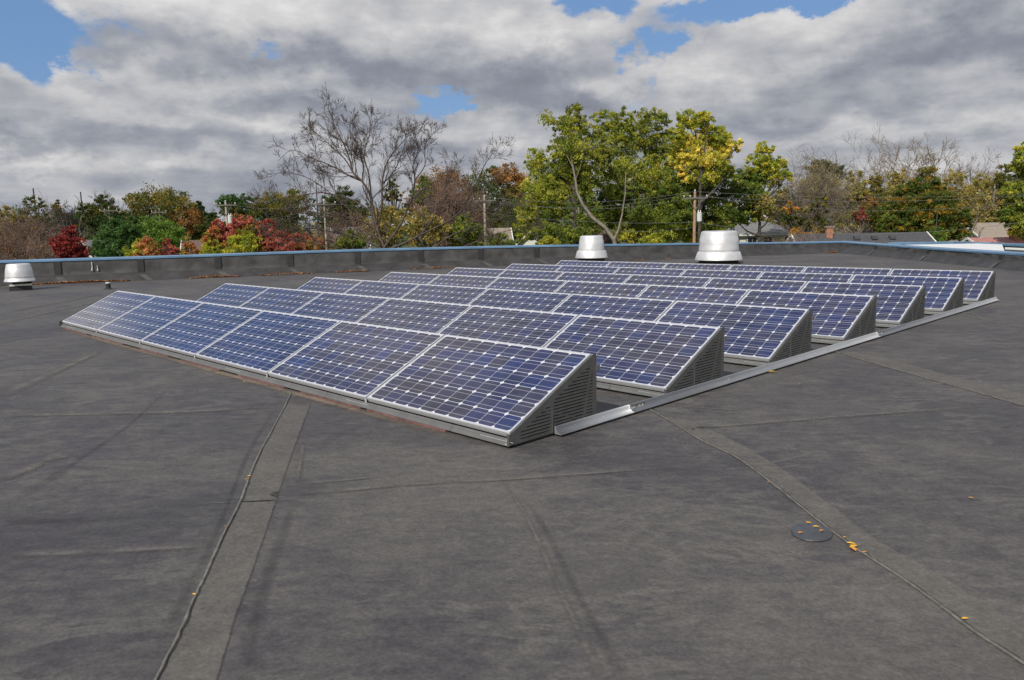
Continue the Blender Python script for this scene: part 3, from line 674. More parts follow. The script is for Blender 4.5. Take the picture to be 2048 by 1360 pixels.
# ------------------------------------------------------------------ trees
def leafmat(name):
    m, n, b = newmat(name)
    a = n.node('ShaderNodeVertexColor', layer_name='Col').outputs[0]
    n.put(b.inputs['Base Color'], a); b.inputs['Roughness'].default_value = .6; b.inputs['Specular IOR Level'].default_value = .25
    t = n.node('ShaderNodeBsdfTranslucent'); n.put(t.inputs[0], n.vm('MULTIPLY', a, (1.25, 1.15, .6)))
    mx_ = n.node('ShaderNodeMixShader'); mx_.inputs[0].default_value = .38
    n.l.new(b.outputs[0], mx_.inputs[1]); n.l.new(t.outputs[0], mx_.inputs[2]); n.l.new(mx_.outputs[0], n.t.nodes['Material Output'].inputs[0])
    return m
M_leaf = leafmat('foliage')
M_bark = simple('bark', (.075, .062, .054), .9, var=.35, scale=3)
M_barkL = simple('pale_bark', (.22, .19, .15), .9, var=.3, scale=3)
M_barkD = simple('dark_bark', (.075, .062, .055), .9, var=.3, scale=3)
M_barkT = simple('red_brown_bark', (.095, .070, .058), .9, var=.3, scale=3)
M_twigR = simple('red_brown_twigs', (.22, .145, .11), .9, var=.3, scale=1)
M_twigP = simple('pale_twigs', (.25, .20, .14), .9, var=.3, scale=1)
PAL = {
 'green': [(.095, .125, .022), (.06, .09, .018), (.15, .165, .025)],
 'maple': [(.13, .15, .024), (.22, .22, .03), (.075, .10, .018), (.17, .18, .026)],
 'yellow': [(.38, .34, .07), (.30, .29, .05), (.45, .38, .10), (.22, .23, .035)],
 'ygreen': [(.20, .21, .028), (.14, .17, .024), (.29, .27, .035)],
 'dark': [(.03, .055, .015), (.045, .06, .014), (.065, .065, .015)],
 'olive': [(.17, .15, .045), (.21, .175, .05), (.13, .13, .04), (.24, .19, .055)],
 'gold': [(.10, .095, .02), (.07, .075, .018), (.16, .12, .02), (.05, .055, .014)],
 'red': [(.25, .055, .052), (.18, .045, .04), (.30, .11, .085), (.22, .08, .05)],
 'dred': [(.15, .026, .026), (.11, .02, .02), (.20, .04, .035)],
 'redor': [(.26, .09, .045), (.20, .11, .035), (.17, .15, .03), (.28, .14, .06)],
 'orange': [(.30, .15, .03), (.22, .12, .03), (.17, .13, .03)],
 'brown': [(.16, .085, .035), (.12, .07, .03), (.22, .12, .04)],
 'pine': [(.04, .085, .025), (.03, .065, .02), (.06, .11, .03)],
 'spruce': [(.04, .06, .045), (.06, .08, .065), (.03, .045, .03)],
 'cedar': [(.10, .16, .03), (.07, .12, .022)],
 'mgold': [(.05, .075, .014), (.09, .09, .015), (.19, .12, .018), (.04, .06, .012), (.06, .08, .015)],
}
def crown(name, lobes, n, size, pal, seed, parent, clump=.30, conic=None, droop=0.0, palmix=None):
    """lobes: (x,y,z,rx,ry,rz,weight,pal) in the tree's space. Many leaf-sized faces gathered in clumps."""
    g = np.random.default_rng(seed); W = np.array([l[6] * l[3] * l[5] for l in lobes]); W = W / W.sum()
    Cs = []; cols = []
    cn = max(10, int(n / 60)); which = g.choice(len(lobes), cn, p=W)
    centers = []; crad = []; ccol = []
    for i in which:
        l = lobes[i]; d = g.normal(size=3); d /= np.linalg.norm(d); r = g.random() ** .38
        centers.append(np.array(l[:3]) + d * r * np.array(l[3:6])); rr = (l[3] * l[4] * l[5]) ** (1 / 3)
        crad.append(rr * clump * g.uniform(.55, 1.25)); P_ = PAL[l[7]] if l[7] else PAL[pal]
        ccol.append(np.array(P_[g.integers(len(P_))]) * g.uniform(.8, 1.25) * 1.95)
    centers = np.array(centers); crad = np.array(crad); ccol = np.array(ccol)
    k = g.integers(cn, size=n); off = g.normal(size=(n, 3)) * .55; off[:, 2] *= .7
    off[:, 2] -= droop * np.abs(g.normal(size=n))
    C_ = centers[k] + off * crad[k][:, None]
    a = g.normal(size=(n, 3)); a /= np.linalg.norm(a, axis=1)[:, None]; b = g.normal(size=(n, 3)); b -= (b * a).sum(1)[:, None] * a; b /= np.linalg.norm(b, axis=1)[:, None]
    s_ = size * (.45 + 1.0 * g.random(n) ** 1.6)[:, None]
    V = np.stack([C_ - a * s_, C_ - b * s_ * .5, C_ + a * s_, C_ + b * s_ * .5], 1).reshape(-1, 3)
    me = bpy.data.meshes.new(name); me.vertices.add(4 * n); me.vertices.foreach_set('co', V.ravel().astype(np.float32))
    me.loops.add(4 * n); me.loops.foreach_set('vertex_index', np.arange(4 * n, dtype=np.int32)); me.polygons.add(n)
    me.polygons.foreach_set('loop_start', np.arange(0, 4 * n, 4, dtype=np.int32)); me.update(calc_edges=True)
    cc_ = ccol[k] * g.uniform(.75, 1.3, (n, 1)); ca = me.color_attributes.new('Col', 'FLOAT_COLOR', 'POINT')
    ca.data.foreach_set('color', np.repeat(np.c_[cc_, np.ones(n)], 4, 0).ravel().astype(np.float32))
    me.materials.append(M_leaf); o = bpy.data.objects.new(name, me); col.objects.link(o); o.parent = parent
    return o, centers
class Wood:
    def __init__(s, seed): s.seg = []; s.g = random.Random(seed)
    def limb(s, P, r0, r1):
        P = [Vector(p) for p in P]
        for i in range(len(P) - 1):
            a = r0 + (r1 - r0) * i / (len(P) - 1); b = r0 + (r1 - r0) * (i + 1) / (len(P) - 1); s.seg.append((P[i], P[i + 1], a, b))
    def grow(s, p, d, L, r, depth, spread=.6, up=.12, wig=.16, kids=(3, 5), ratio=.62, rmin=.012, kr=.6):
        g = s.g; n_ = 4 if depth > 1 else 3; P = [Vector(p)]; d = Vector(d).normalized(); q = P[0]; dirs = []
        for i in range(n_):
            d = (d + Vector((g.gauss(0, wig), g.gauss(0, wig), g.gauss(0, wig) + up * .5))).normalized(); q = q + d * (L / n_); P.append(q); dirs.append(d)
        r1 = max(rmin * .7, r * .45); s.limb(P, max(r, rmin), r1)
        if depth <= 0: return
        for c in range(g.randint(*kids)):
            t = g.uniform(.3, 1.0); i = min(n_ - 1, int(t * n_)); f = t * n_ - i; pp = P[i].lerp(P[i + 1], min(f, 1)); dd = dirs[i]
            ax = dd.cross(Vector((g.gauss(0, 1), g.gauss(0, 1), g.gauss(0, 1)))).normalized(); ang = spread * g.uniform(.6, 1.4)
            nd = (Matrix.Rotation(ang, 3, ax) @ dd + Vector((0, 0, up))).normalized()
            s.grow(pp, nd, L * ratio * g.uniform(.7, 1.2), r * kr * (1 - .4 * t), depth - 1, spread, up, wig, kids, ratio, rmin, kr)
    def along(s, P, r0, r1, n_, L, depth, **kw):
        s.limb(P, r0, r1); g = s.g; m_ = len(P) - 1
        for c in range(n_):
            t = .18 + .82 * (c + g.random()) / n_; i = min(m_ - 1, int(t * m_)); a = Vector(P[i]); b = Vector(P[i + 1]); dd = (b - a).normalized(); pp = a.lerp(b, min(t * m_ - i, 1))
            ax = dd.cross(Vector((g.gauss(0, 1), g.gauss(0, 1), g.gauss(0, 1)))).normalized()
            nd = (Matrix.Rotation(g.uniform(.45, .95), 3, ax) @ dd + Vector((0, 0, kw.get('up', .12)))).normalized()
            s.grow(pp, nd, L * (1.1 - .5 * t) * g.uniform(.6, 1.2), (r0 + (r1 - r0) * t) * .5, depth, **kw)
    def build(s, name, mat, parent):
        if not s.seg: return
        A = np.array([q[0] for q in s.seg]); B = np.array([q[1] for q in s.seg]); ra = np.array([q[2] for q in s.seg]); rb = np.array([q[3] for q in s.seg])
        T = B - A; T /= np.linalg.norm(T, axis=1)[:, None] + 1e-9; ref = np.where(np.abs(T[:, 2:3]) < .9, [[0, 0, 1.]], [[1., 0, 0]])
        U = np.cross(T, ref); U /= np.linalg.norm(U, axis=1)[:, None]; W = np.cross(T, U); k = 4 if len(s.seg) < 3000 else 3
        rings = []
        for j in range(k):
            a = 2 * math.pi * j / k; o_ = U * math.cos(a) + W * math.sin(a); rings.append((A + o_ * ra[:, None], B + o_ * rb[:, None]))
        n_ = len(A); V = np.stack([q for pr in rings for q in pr], 1).reshape(-1, 3)   # per seg: a0,b0,a1,b1...
        base = (np.arange(n_) * 2 * k)[:, None]; F = np.concatenate([np.array([[2 * j, 2 * ((j + 1) % k), 2 * ((j + 1) % k) + 1, 2 * j + 1]]) for j in range(k)])
        F = (base[:, :, None] + F[None]).reshape(-1)
        me = bpy.data.meshes.new(name); me.vertices.add(len(V)); me.vertices.foreach_set('co', V.ravel().astype(np.float32))
        me.loops.add(len(F)); me.loops.foreach_set('vertex_index', F.astype(np.int32)); me.polygons.add(len(F) // 4); me.polygons.foreach_set('loop_start', np.arange(0, len(F), 4, dtype=np.int32)); me.update(calc_edges=True)
        me.materials.append(mat); o = bpy.data.objects.new(name, me); col.objects.link(o); o.parent = parent; return o
HZ = lambda x: 450 - (x - 1024) * .0182
RIGHT = np.array([math.cos(YAW), math.sin(YAW), 0]); FWD = np.array([-math.sin(YAW), math.cos(YAW), 0])
def loc(px, depth): p = at(px, HZ(px), depth); return np.array([p[0], p[1], GZ])
def rel(px, py, depth, base, dd=0.0):
    """picture point at a depth, as coordinates of the tree standing at base"""
    return at(px, py, depth + dd) - base
def leafy(name, label, px, ytop, hw, depth, pal, n, seed, ybot=None, size=None, group=None, lobes=None, clump=.3, mat=None, nl=7, cat='tree', bare=0, fill=1.0):
    base = loc(px, depth); root = empty(name, base, label=label, cat=cat, group=group)
    m = depth / FPX; H = rel(px, ytop, depth, base)[2]; zb = rel(px, ybot, depth, base)[2] if ybot else H * .22
    g = random.Random(seed); Ls = []
    if lobes:
        for (lx, ly, rx, ry, *r_) in lobes:
            dd = g.uniform(-.5, .5) * rx * m; c_ = rel(lx, ly, depth, base, dd); Ls.append((*c_, rx * m, rx * m, ry * m, 1.0, r_[0] if r_ else None))
    else:
        cz = (H + zb) / 2; rz = (H - zb) / 2; rx = hw * m
        Ls.append((0, 0, cz, rx * .72, rx * .72, rz * .74, .9, None))
        for i in range(nl):
            a = 2 * math.pi * (i + g.random()) / nl; e = g.uniform(-.65, .75); q = math.sqrt(max(0, 1 - e * e)) * rx * .62
            Ls.append((math.cos(a) * q, math.sin(a) * q, cz + e * rz * .75, rx * g.uniform(.28, .42), rx * g.uniform(.28, .42), rz * g.uniform(.22, .34), 1.2, None))
        Ls.append((0, 0, H - rz * .22, rx * .35, rx * .35, rz * .22, 1.5, None))
    sz = size or max(.09, 1.15 * depth / FPX * 2)
    o, cs = crown('crown', Ls, int(n * fill * 2.9), sz * .92, pal, seed, root, clump * .82)
    w_ = Wood(seed); tr = max(.12, H * .018)
    w_.limb([(0, 0, -.3), (g.uniform(-.2, .2), g.uniform(-.2, .2), zb * .6 + H * .15), (0, 0, H * .7)], tr, tr * .3)
    for i in g.sample(range(len(cs)), min(14, len(cs))):
        c_ = Vector(cs[i]); s_ = Vector((0, 0, max(.5, min(c_.z * .75, H * .6)))); mid = s_.lerp(c_, .5) + Vector((0, 0, -.04 * H * g.random())); w_.limb([s_, mid, c_], tr * .4, .03)
    if bare:
        for i in range(bare):
            c_ = Vector(cs[g.randrange(len(cs))]); d = (c_ - Vector((0, 0, H * .3))); w_.grow(c_ * .9, d, hw * m * .38, .03, 2, rmin=.010 * depth / 60)
    w_.build('trunk', mat or M_bark, root); return root
def conifer(name, label, px, ytop, hw, depth, pal, n, seed, zb=.08, group=None, size=None):
    base = loc(px, depth); root = empty(name, base, label=label, cat='tree', group=group); m = depth / FPX; H = rel(px, ytop, depth, base)[2]
    g = np.random.default_rng(seed); Ls = []; k = 17
    for i in range(k):
        t = (i + .5) / k; z = H * (zb + (1 - zb) * t); r = hw * m * (1 - t) ** .8 + .12
        for j in range(5 if t < .8 else 2):
            a = j * 1.26 + i * .8 + g.uniform(-.3, .3); q = r * .62 * g.uniform(.8, 1.15)
            Ls.append((math.cos(a) * q, math.sin(a) * q, z - .1 * r, r * .42, r * .42, H * .028 + r * .06, 1.0, None))
    crown('crown', Ls, n, size or max(.07, 1.9 * depth / FPX), pal, seed, root, .45)
    Wood(seed); w_ = Wood(seed); w_.limb([(0, 0, -.3), (0, 0, H * .97)], H * .02, .03); w_.build('trunk', M_barkD, root); return root
def bare(name, label, px, ytop, hw, depth, seed, mat=None, stems=3, depthn=4, leaves=0, pal='brown', rm=.016, spread=.5, kids=(3, 4), group=None, up=.14, lean=0.0, kr=.6, r0=None):
    base = loc(px, depth); root = empty(name, base, label=label, cat='tree', group=group); m = depth / FPX; H = rel(px, ytop, depth, base)[2]
    w_ = Wood(seed); g = w_.g; tr = r0 or H * .018; h0 = H * .22
    w_.limb([(0, 0, -.3), (0, 0, h0)], tr * 1.2, tr)
    asp = hw * m / (H * .62)
    for i in range(stems):
        a = 2 * math.pi * (i + g.random() * .6) / stems; q = asp * g.uniform(.35, .9) if stems > 1 else 0
        d = Vector((math.cos(a) * q + lean, math.sin(a) * q, 1)); w_.grow((0, 0, h0), d, H * .44 * g.uniform(.85, 1.1), tr * .62, depthn, spread * 1.15, up * .3, .17, kids, .60, rm * .72 * depth / 60, kr)
    w_.build('trunk', mat or M_bark, root)
    if leaves:
        ends = [s_[1] for s_ in w_.seg if s_[3] < rm * depth / 60 * 1.1]; gg = random.Random(seed); Ls = []
        for i in range(min(60, len(ends))): e = ends[gg.randrange(len(ends))]; Ls.append((e.x, e.y, e.z, hw * m * .12, hw * m * .12, hw * m * .10, 1, None))
        crown('crown', Ls, leaves, max(.07, 1.7 * depth / FPX), pal, seed, root, .5)
    return root
def twiggy(name, label, px, ytop, hw, depth, seed, mat, n_=120, leaves=0, pal='brown', rm=.018, ybot=None, group=None, cat='tree'):
    """dense rounded mass of fine twigs"""
    base = loc(px, depth); root = empty(name, base, label=label, cat=cat, group=group); m = depth / FPX; H = rel(px, ytop, depth, base)[2]
    w_ = Wood(seed); g = w_.g; h0 = H * .15; w_.limb([(0, 0, -.3), (0, 0, h0)], H * .02, H * .016)
    for i in range(n_):
        a = g.random() * 6.283; q = math.sqrt(g.random()); e = Vector((math.cos(a) * q * hw * m, math.sin(a) * q * hw * m, H * (.35 + .62 * math.sqrt(max(0, 1 - q * q * .8)) * g.uniform(.55, 1))))
        s0 = Vector((e.x * .15, e.y * .15, h0 + (e.z - h0) * .2)); mid = s0.lerp(e, .5) + Vector((g.gauss(0, .04), g.gauss(0, .04), -.03)) * H
        w_.limb([Vector((0, 0, h0)), s0, mid], .05, .03); w_.grow(mid, (e - mid), (e - mid).length * .95, .028, 2, .8, .0, .22, (4, 6), .5, rm * .8 * depth / 60, .7)
    w_.build('trunk', mat, root)
    if leaves:
        Ls = [(0, 0, H * .62, hw * m * .8, hw * m * .8, H * .3, 1, None)] + [(math.cos(a) * hw * m * .55, math.sin(a) * hw * m * .55, H * (.45 + .25 * math.sin(a * 3)), hw * m * .4, hw * m * .4, H * .15, 1, None) for a in (0, 1.2, 2.5, 3.7, 5)]
        crown('crown', Ls, leaves, max(.07, 1.7 * depth / FPX), pal, seed, root, .35)
    return root

def far_wood():
    g = random.Random(8); Ls = []
    x = -900
    while x < 3300:
        d = g.uniform(150, 185); yt = g.uniform(404, 424) + (8 if x < 60 else 0) - (18 if x > 1500 else 0); r = g.uniform(16, 34); m = d / FPX
        p = at(x, yt + r * .7, d); Ls.append((*p, r * m, r * m, r * .8 * m, 1.2, g.choice(['dark', 'olive', 'gold', 'brown', 'dark'])))
        p = at(x, yt + 45, d); Ls.append((*p, 30 * m, 20 * m, 34 * m, 1.0, g.choice(['dark', 'olive', 'dark'])))
        x += r * .85
    o, _ = crown('far_wood', Ls, 105000, .38, 'dark', 5, None, .35); put(o, 'far off wood closing the horizon behind the trees and houses', None, None, 'stuff')
far_wood()
FAR = 'trees in the far line behind the houses'; MID = 'trees among the houses'
# far line, left to right
leafy('leafy_tree', 'brown green tree at the far left edge behind the twiggy tree', 10, 412, 60, 120, 'olive', 3500, 101, 520, group=FAR)
leafy('leafy_tree', 'dark green tree under the thin mast at the far left', 75, 392, 62, 125, 'dark', 4500, 102, 520, group=FAR, bare=12)
leafy('leafy_tree', 'small gold topped tree right of the thin mast at the far left', 118, 396, 26, 130, 'gold', 1500, 103, 500, group=FAR)
twiggy('bare_tree', 'grey brown bare tree between the two thin masts', 150, 398, 40, 118, 104, M_barkD, 70, 900, 'dark', group=FAR)
leafy('leafy_tree', 'dark brown tree behind the bright green pine', 215, 388, 60, 112, 'dark', 5000, 105, 510, group=FAR, bare=25)
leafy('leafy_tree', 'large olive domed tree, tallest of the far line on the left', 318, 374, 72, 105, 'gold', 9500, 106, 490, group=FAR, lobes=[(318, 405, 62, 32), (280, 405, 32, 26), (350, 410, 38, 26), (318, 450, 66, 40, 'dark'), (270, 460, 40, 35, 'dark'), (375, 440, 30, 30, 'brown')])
leafy('leafy_tree', 'dark brown tree right of the large olive dome', 400, 402, 38, 108, 'dark', 4200, 107, 500, group=FAR, bare=14)
leafy('leafy_tree', 'dark purple brown tree behind the small roof on the left', 428, 425, 42, 104, 'dark', 3600, 108, 510, group=FAR, bare=10)
leafy('leafy_tree', 'rounded dark green tree behind the pole with the grey transformer', 468, 389, 34, 112, 'green', 3000, 109, 440, group=FAR, lobes=[(457, 404, 20, 16, 'pine'), (488, 402, 16, 14, 'pine'), (470, 420, 30, 18, 'dark')])
leafy('leafy_tree', 'brown tree behind the red maples', 478, 428, 40, 110, 'brown', 3000, 110, 500, group=FAR, bare=12)
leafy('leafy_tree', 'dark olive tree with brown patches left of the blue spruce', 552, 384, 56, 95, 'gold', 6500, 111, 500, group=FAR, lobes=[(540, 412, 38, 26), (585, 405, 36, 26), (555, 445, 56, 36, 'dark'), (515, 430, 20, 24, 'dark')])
leafy('leafy_tree', 'dark brown tree directly behind the blue spruce', 690, 372, 62, 98, 'dark', 5500, 112, 500, group=FAR, bare=20)
leafy('leafy_tree', 'rust brown rounded tree behind the tall bare tree', 885, 332, 56, 78, 'brown', 5200, 113, 480, group=FAR, bare=40, lobes=[(880, 372, 46, 38), (905, 380, 40, 40), (850, 395, 36, 40), (895, 430, 60, 45)])
leafy('leafy_tree', 'small dark green tree showing inside the rust brown crown', 850, 350, 30, 70, 'green', 1900, 114, 420)
leafy('leafy_tree', 'dark evergreen toned tree left of the tall green maples', 968, 330, 42, 92, 'dark', 6000, 115, 500, group=FAR, lobes=[(955, 375, 30, 40), (990, 355, 26, 28), (985, 405, 50, 50), (960, 440, 40, 40)])
leafy('leafy_tree', 'orange brown tree right behind the dark evergreen toned tree', 1025, 328, 44, 88, 'orange', 5200, 116, 500, group=FAR, lobes=[(1015, 352, 34, 24, 'brown'), (1040, 370, 26, 30), (1030, 395, 30, 28, 'gold'), (1030, 435, 40, 40, 'dark')])
twiggy('bare_tree', 'pinkish brown bare tree left of the cross armed pole', 930, 378, 44, 66, 117, M_twigR, 110, 0)
twiggy('bare_tree', 'rust coloured twiggy tree in front of the rust brown crown', 905, 345, 55, 62, 118, M_twigR, 150, 300, 'brown')
leafy('leafy_tree', 'low dark tree behind the cross armed pole', 985, 430, 60, 75, 'dark', 4200, 119, 505)
# masses behind and under the tall bare tree
leafy('leafy_tree', 'olive green undergrowth tree low behind the tall bare tree, left', 770, 405, 62, 58, 'olive', 5200, 121, 510, clump=.22, group=MID)
leafy('leafy_tree', 'yellow green undergrowth tree low behind the tall bare tree, middle', 850, 412, 58, 56, 'olive', 4600, 122, 510, clump=.2, group=MID)
leafy('leafy_tree', 'green undergrowth tree low behind the tall bare tree, right', 930, 425, 52, 57, 'green', 4300, 123, 510, clump=.22, group=MID)
leafy('leafy_tree', 'small golden tree showing through the tall bare tree', 788, 358, 22, 80, 'gold', 900, 124, 420)
twiggy('bare_tree', 'brown twiggy tree left of the tall bare tree', 690, 395, 55, 52, 125, M_twigR, 60, 300, 'brown')
conifer('spruce', 'blue green spruce with a pointed top right of the red maples', 637, 352, 58, 68, 'spruce', 7000, 126)
# tall bare tree, laid out limb by limb
D0 = 44
def tall_bare():
    px0 = 772; base = loc(px0, D0); root = empty('bare_tree', base, label='tall bare leafless tree, the largest one, left of centre behind the wall', cat='tree')
    w_ = Wood(9); g = w_.g
    K = dict(spread=.68, up=.10, wig=.15, kids=(4, 6), ratio=.60, rmin=.0092, kr=.58)
    def L(P, r0, r1, n_, Ln, dep=2, dd=0.0):
        Q = []
        for i, (x, y) in enumerate(P): Q.append(rel(x, y, D0, base, dd * i / max(1, len(P) - 1)))
        w_.along(dense3(Q, 3), r0 * .72, r1 * .8, int(n_ * 1.25), Ln * .85, dep, **K)
    def dense3(Q, k):
        out = []
        Q = [np.array(q) for q in Q]; E_ = [2 * Q[0] - Q[1]] + Q + [2 * Q[-1] - Q[-2]]
        for i in range(1, len(E_) - 2):
            for j in range(k):
                t = j / k; a, b_, c_, d = E_[i - 1:i + 3]; out.append(Vector(.5 * ((2 * b_) + (-a + c_) * t + (2 * a - 5 * b_ + 4 * c_ - d) * t * t + (-a + 3 * b_ - 3 * c_ + d) * t ** 3)))
        out.append(Vector(Q[-1])); return out
    w_.limb([(0, 0, -.3), rel(772, 520, D0, base)], .22, .15)
    L([(772, 520), (768, 495), (755, 460), (746, 420), (742, 390)], .20, .11, 5, 2.2)
    L([(742, 390), (724, 362), (706, 345), (700, 320), (684, 280), (668, 250), (664, 222)], .11, .02, 16, 1.9, 2, -.5)
    L([(724, 362), (700, 352), (676, 338), (648, 325), (628, 318), (585, 300), (556, 322)], .08, .015, 13, 1.5, 2, .8)
    L([(706, 345), (690, 318), (660, 290), (640, 272), (622, 258), (615, 240)], .07, .013, 12, 1.5, 2, 1.2)
    L([(724, 365), (726, 330), (715, 290), (700, 260), (702, 232)], .08, .013, 12, 1.4, 2, 1.4)
    L([(742, 390), (738, 350), (728, 310), (738, 275), (745, 240)], .08, .013, 12, 1.5, 2, -1.2)
    L([(755, 460), (764, 410), (764, 370), (772, 330), (790, 300), (812, 275), (800, 255)], .10, .014, 14, 1.6, 2, -1.0)
    L([(764, 370), (790, 340), (800, 315), (810, 290), (818, 262)], .06, .013, 9, 1.3, 2, 1.0)
    L([(768, 495), (800, 450), (822, 400), (830, 360), (826, 330), (836, 300), (830, 268)], .12, .014, 15, 1.6, 2, .8)
    L([(830, 360), (850, 330), (848, 300), (856, 280), (868, 262)], .05, .012, 9, 1.1, 2, -.8)
    L([(775, 500), (840, 470), (868, 430), (880, 390), (900, 355), (905, 330)], .12, .014, 12, 1.5, 2, 1.0)
    L([(840, 470), (900, 440), (930, 410), (955, 360), (975, 320), (1000, 292)], .09, .014, 12, 1.6, 2, -1.0)
    L([(860, 500), (905, 470), (960, 450), (1010, 430), (1040, 405)], .08, .013, 11, 1.6, 2, 1.2)
    L([(870, 520), (930, 492), (985, 470), (1040, 455), (1085, 440)], .07, .013, 9, 1.4, 2, -1.4)
    L([(746, 425), (715, 405), (680, 392), (640, 385), (600, 392), (545, 400), (505, 402)], .08, .012, 14, 1.6, 2, .5)
    L([(755, 462), (720, 440), (670, 430), (620, 425), (580, 430), (540, 440)], .08, .012, 13, 1.6, 2, -1.0)
    L([(768, 500), (715, 475), (660, 462), (610, 455), (570, 462), (530, 470)], .08, .012, 12, 1.5, 2, 1.0)
    L([(765, 515), (700, 500), (640, 490), (590, 478), (560, 480)], .07, .012, 10, 1.4, 2, -.6)
    L([(700, 420), (640, 370), (600, 350), (560, 345), (530, 362)], .05, .012, 9, 1.2, 2, 1.5)
    w_.build('trunk', M_barkT, root)
tall_bare()
# left foreground twiggy tree and red maples
w0 = twiggy('bare_tree', 'red brown twiggy tree in the left corner above the left vent', 40, 404, 84, 48, 131, M_twigR, 120, 1200, 'brown', rm=.016)
twiggy('bare_tree', 'brown twiggy tree between the left corner and the small red tree', 88, 440, 44, 44, 132, M_twigR, 34, 200, 'brown', rm=.014)
bare('bare_tree', 'thin pale branched tree reaching up at the far left', 112, 412, 40, 50, 133, M_barkL, 3, 3, rm=.014)
leafy('maple_tree', 'small deep red maple at the left beside the bright green pine', 138, 450, 40, 42, 'dred', 6000, 134, 545, size=.075, clump=.25)
leafy('pine_tree', 'bright green pine left of the orange shrubs', 234, 420, 46, 62, 'pine', 9000, 135, 530, size=.09, clump=.24, lobes=[(232, 440, 16, 14), (230, 462, 30, 18), (222, 485, 34, 18), (236, 500, 40, 20), (255, 470, 26, 22), (262, 450, 18, 16), (215, 508, 30, 12)])
leafy('leafy_tree', 'medium green tree between the pine and the orange shrubs', 300, 425, 50, 70, 'cedar', 6500, 136, 520, lobes=[(300, 450, 30, 24), (285, 480, 40, 26), (330, 470, 34, 30), (310, 500, 45, 22), (355, 480, 26, 22)])
leafy('shrub', 'yellow green shrub with orange tips just behind the left wall', 276, 478, 34, 46, 'ygreen', 2600, 137, 545, size=.07, cat='shrub', group='autumn shrubs behind the wall')
leafy('shrub', 'orange and green shrub right of the yellow green one', 292, 470, 30, 45, 'redor', 3000, 138, 545, size=.07, cat='shrub', group='autumn shrubs behind the wall')
leafy('shrub', 'pinkish red twiggy shrub left of the slender orange one', 332, 478, 26, 46, 'red', 1500, 139, 545, size=.065, cat='shrub', group='autumn shrubs behind the wall', bare=16)
leafy('shrub', 'slender orange shrub in front of the small dark roof', 375, 474, 20, 47, 'redor', 1400, 140, 545, size=.065, cat='shrub', group='autumn shrubs behind the wall', lobes=[(376, 490, 14, 16), (384, 500, 18, 14), (366, 512, 18, 12, 'ygreen')])
leafy('maple_tree', 'red maple with a green flank, leftmost of the red maple row', 440, 436, 36, 50, 'redor', 6200, 141, 530, size=.075, clump=.22, lobes=[(440, 452, 18, 14, 'red'), (425, 475, 22, 20), (455, 470, 22, 20, 'red'), (430, 500, 30, 20, 'ygreen'), (460, 498, 26, 20, 'redor')], group='red maples behind the wall')
leafy('maple_tree', 'yellow green maple with a red top, middle of the red maple row', 490, 432, 34, 49, 'ygreen', 6800, 142, 530, size=.075, clump=.22, lobes=[(488, 444, 22, 13, 'red'), (475, 455, 16, 12, 'red'), (505, 455, 18, 14, 'redor'), (490, 480, 32, 22, 'ygreen'), (488, 505, 36, 20, 'ygreen')], group='red maples behind the wall')
leafy('maple_tree', 'bright pink red maple right of the yellow green one', 545, 438, 38, 50, 'red', 6200, 143, 530, size=.07, clump=.2, lobes=[(535, 452, 18, 14), (555, 470, 26, 18), (530, 480, 24, 20), (560, 495, 32, 18), (525, 505, 26, 16, 'redor')], group='red maples behind the wall', bare=14)
leafy('maple_tree', 'low faded red maple under the limbs of the tall bare tree', 610, 458, 46, 51, 'red', 3600, 144, 530, size=.065, clump=.2, lobes=[(600, 480, 30, 16), (625, 490, 36, 16, 'redor'), (595, 500, 34, 14), (650, 500, 30, 12, 'brown')], group='red maples behind the wall', bare=25)
# big green trees, centre right
leafy('maple_tree', 'tall green tree with a bare curved limb, left one of the tall green group', 1150, 210, 80, 62, 'maple', 26000, 151, 470, clump=.24, mat=M_barkD, lobes=[
    (1150, 235, 26, 26), (1112, 248, 14, 20, 'green'), (1135, 262, 30, 28), (1170, 262, 28, 30), (1150, 300, 34, 34), (1075, 325, 26, 32, 'ygreen'), (1095, 345, 36, 34), (1065, 365, 26, 30, 'ygreen'), (1120, 340, 30, 36), (1180, 330, 32, 40),
    (1085, 395, 38, 34), (1105, 385, 34, 40), (1130, 300, 26, 40), (1200, 290, 24, 30), (1150, 345, 26, 30), (1060, 420, 26, 40), (1055, 460, 24, 30), (1165, 360, 22, 34), (1120, 300, 26, 24), (1110, 425, 44, 32, 'green'), (1170, 395, 22, 34, 'green'), (1085, 455, 44, 26, 'green'), (1140, 470, 40, 20, 'green'), (1185, 440, 30, 34, 'green')])
leafy('maple_tree', 'dark green tree filling the gap behind the curved bare limb', 1160, 310, 120, 76, 'maple', 11000, 156, 490, group=None, lobes=[(1085, 400, 50, 50), (1150, 370, 50, 50), (1110, 460, 60, 34, 'green'), (1180, 450, 50, 36, 'green'), (1060, 440, 36, 36)])
leafy('maple_tree', 'green tree seen between the tall middle crown and the golden one', 1340, 300, 90, 78, 'maple', 11000, 157, 490, lobes=[(1330, 340, 40, 46), (1370, 390, 50, 50, 'green'), (1300, 420, 50, 44), (1350, 450, 60, 34, 'green'), (1240, 380, 40, 50), (1250, 450, 50, 34)])
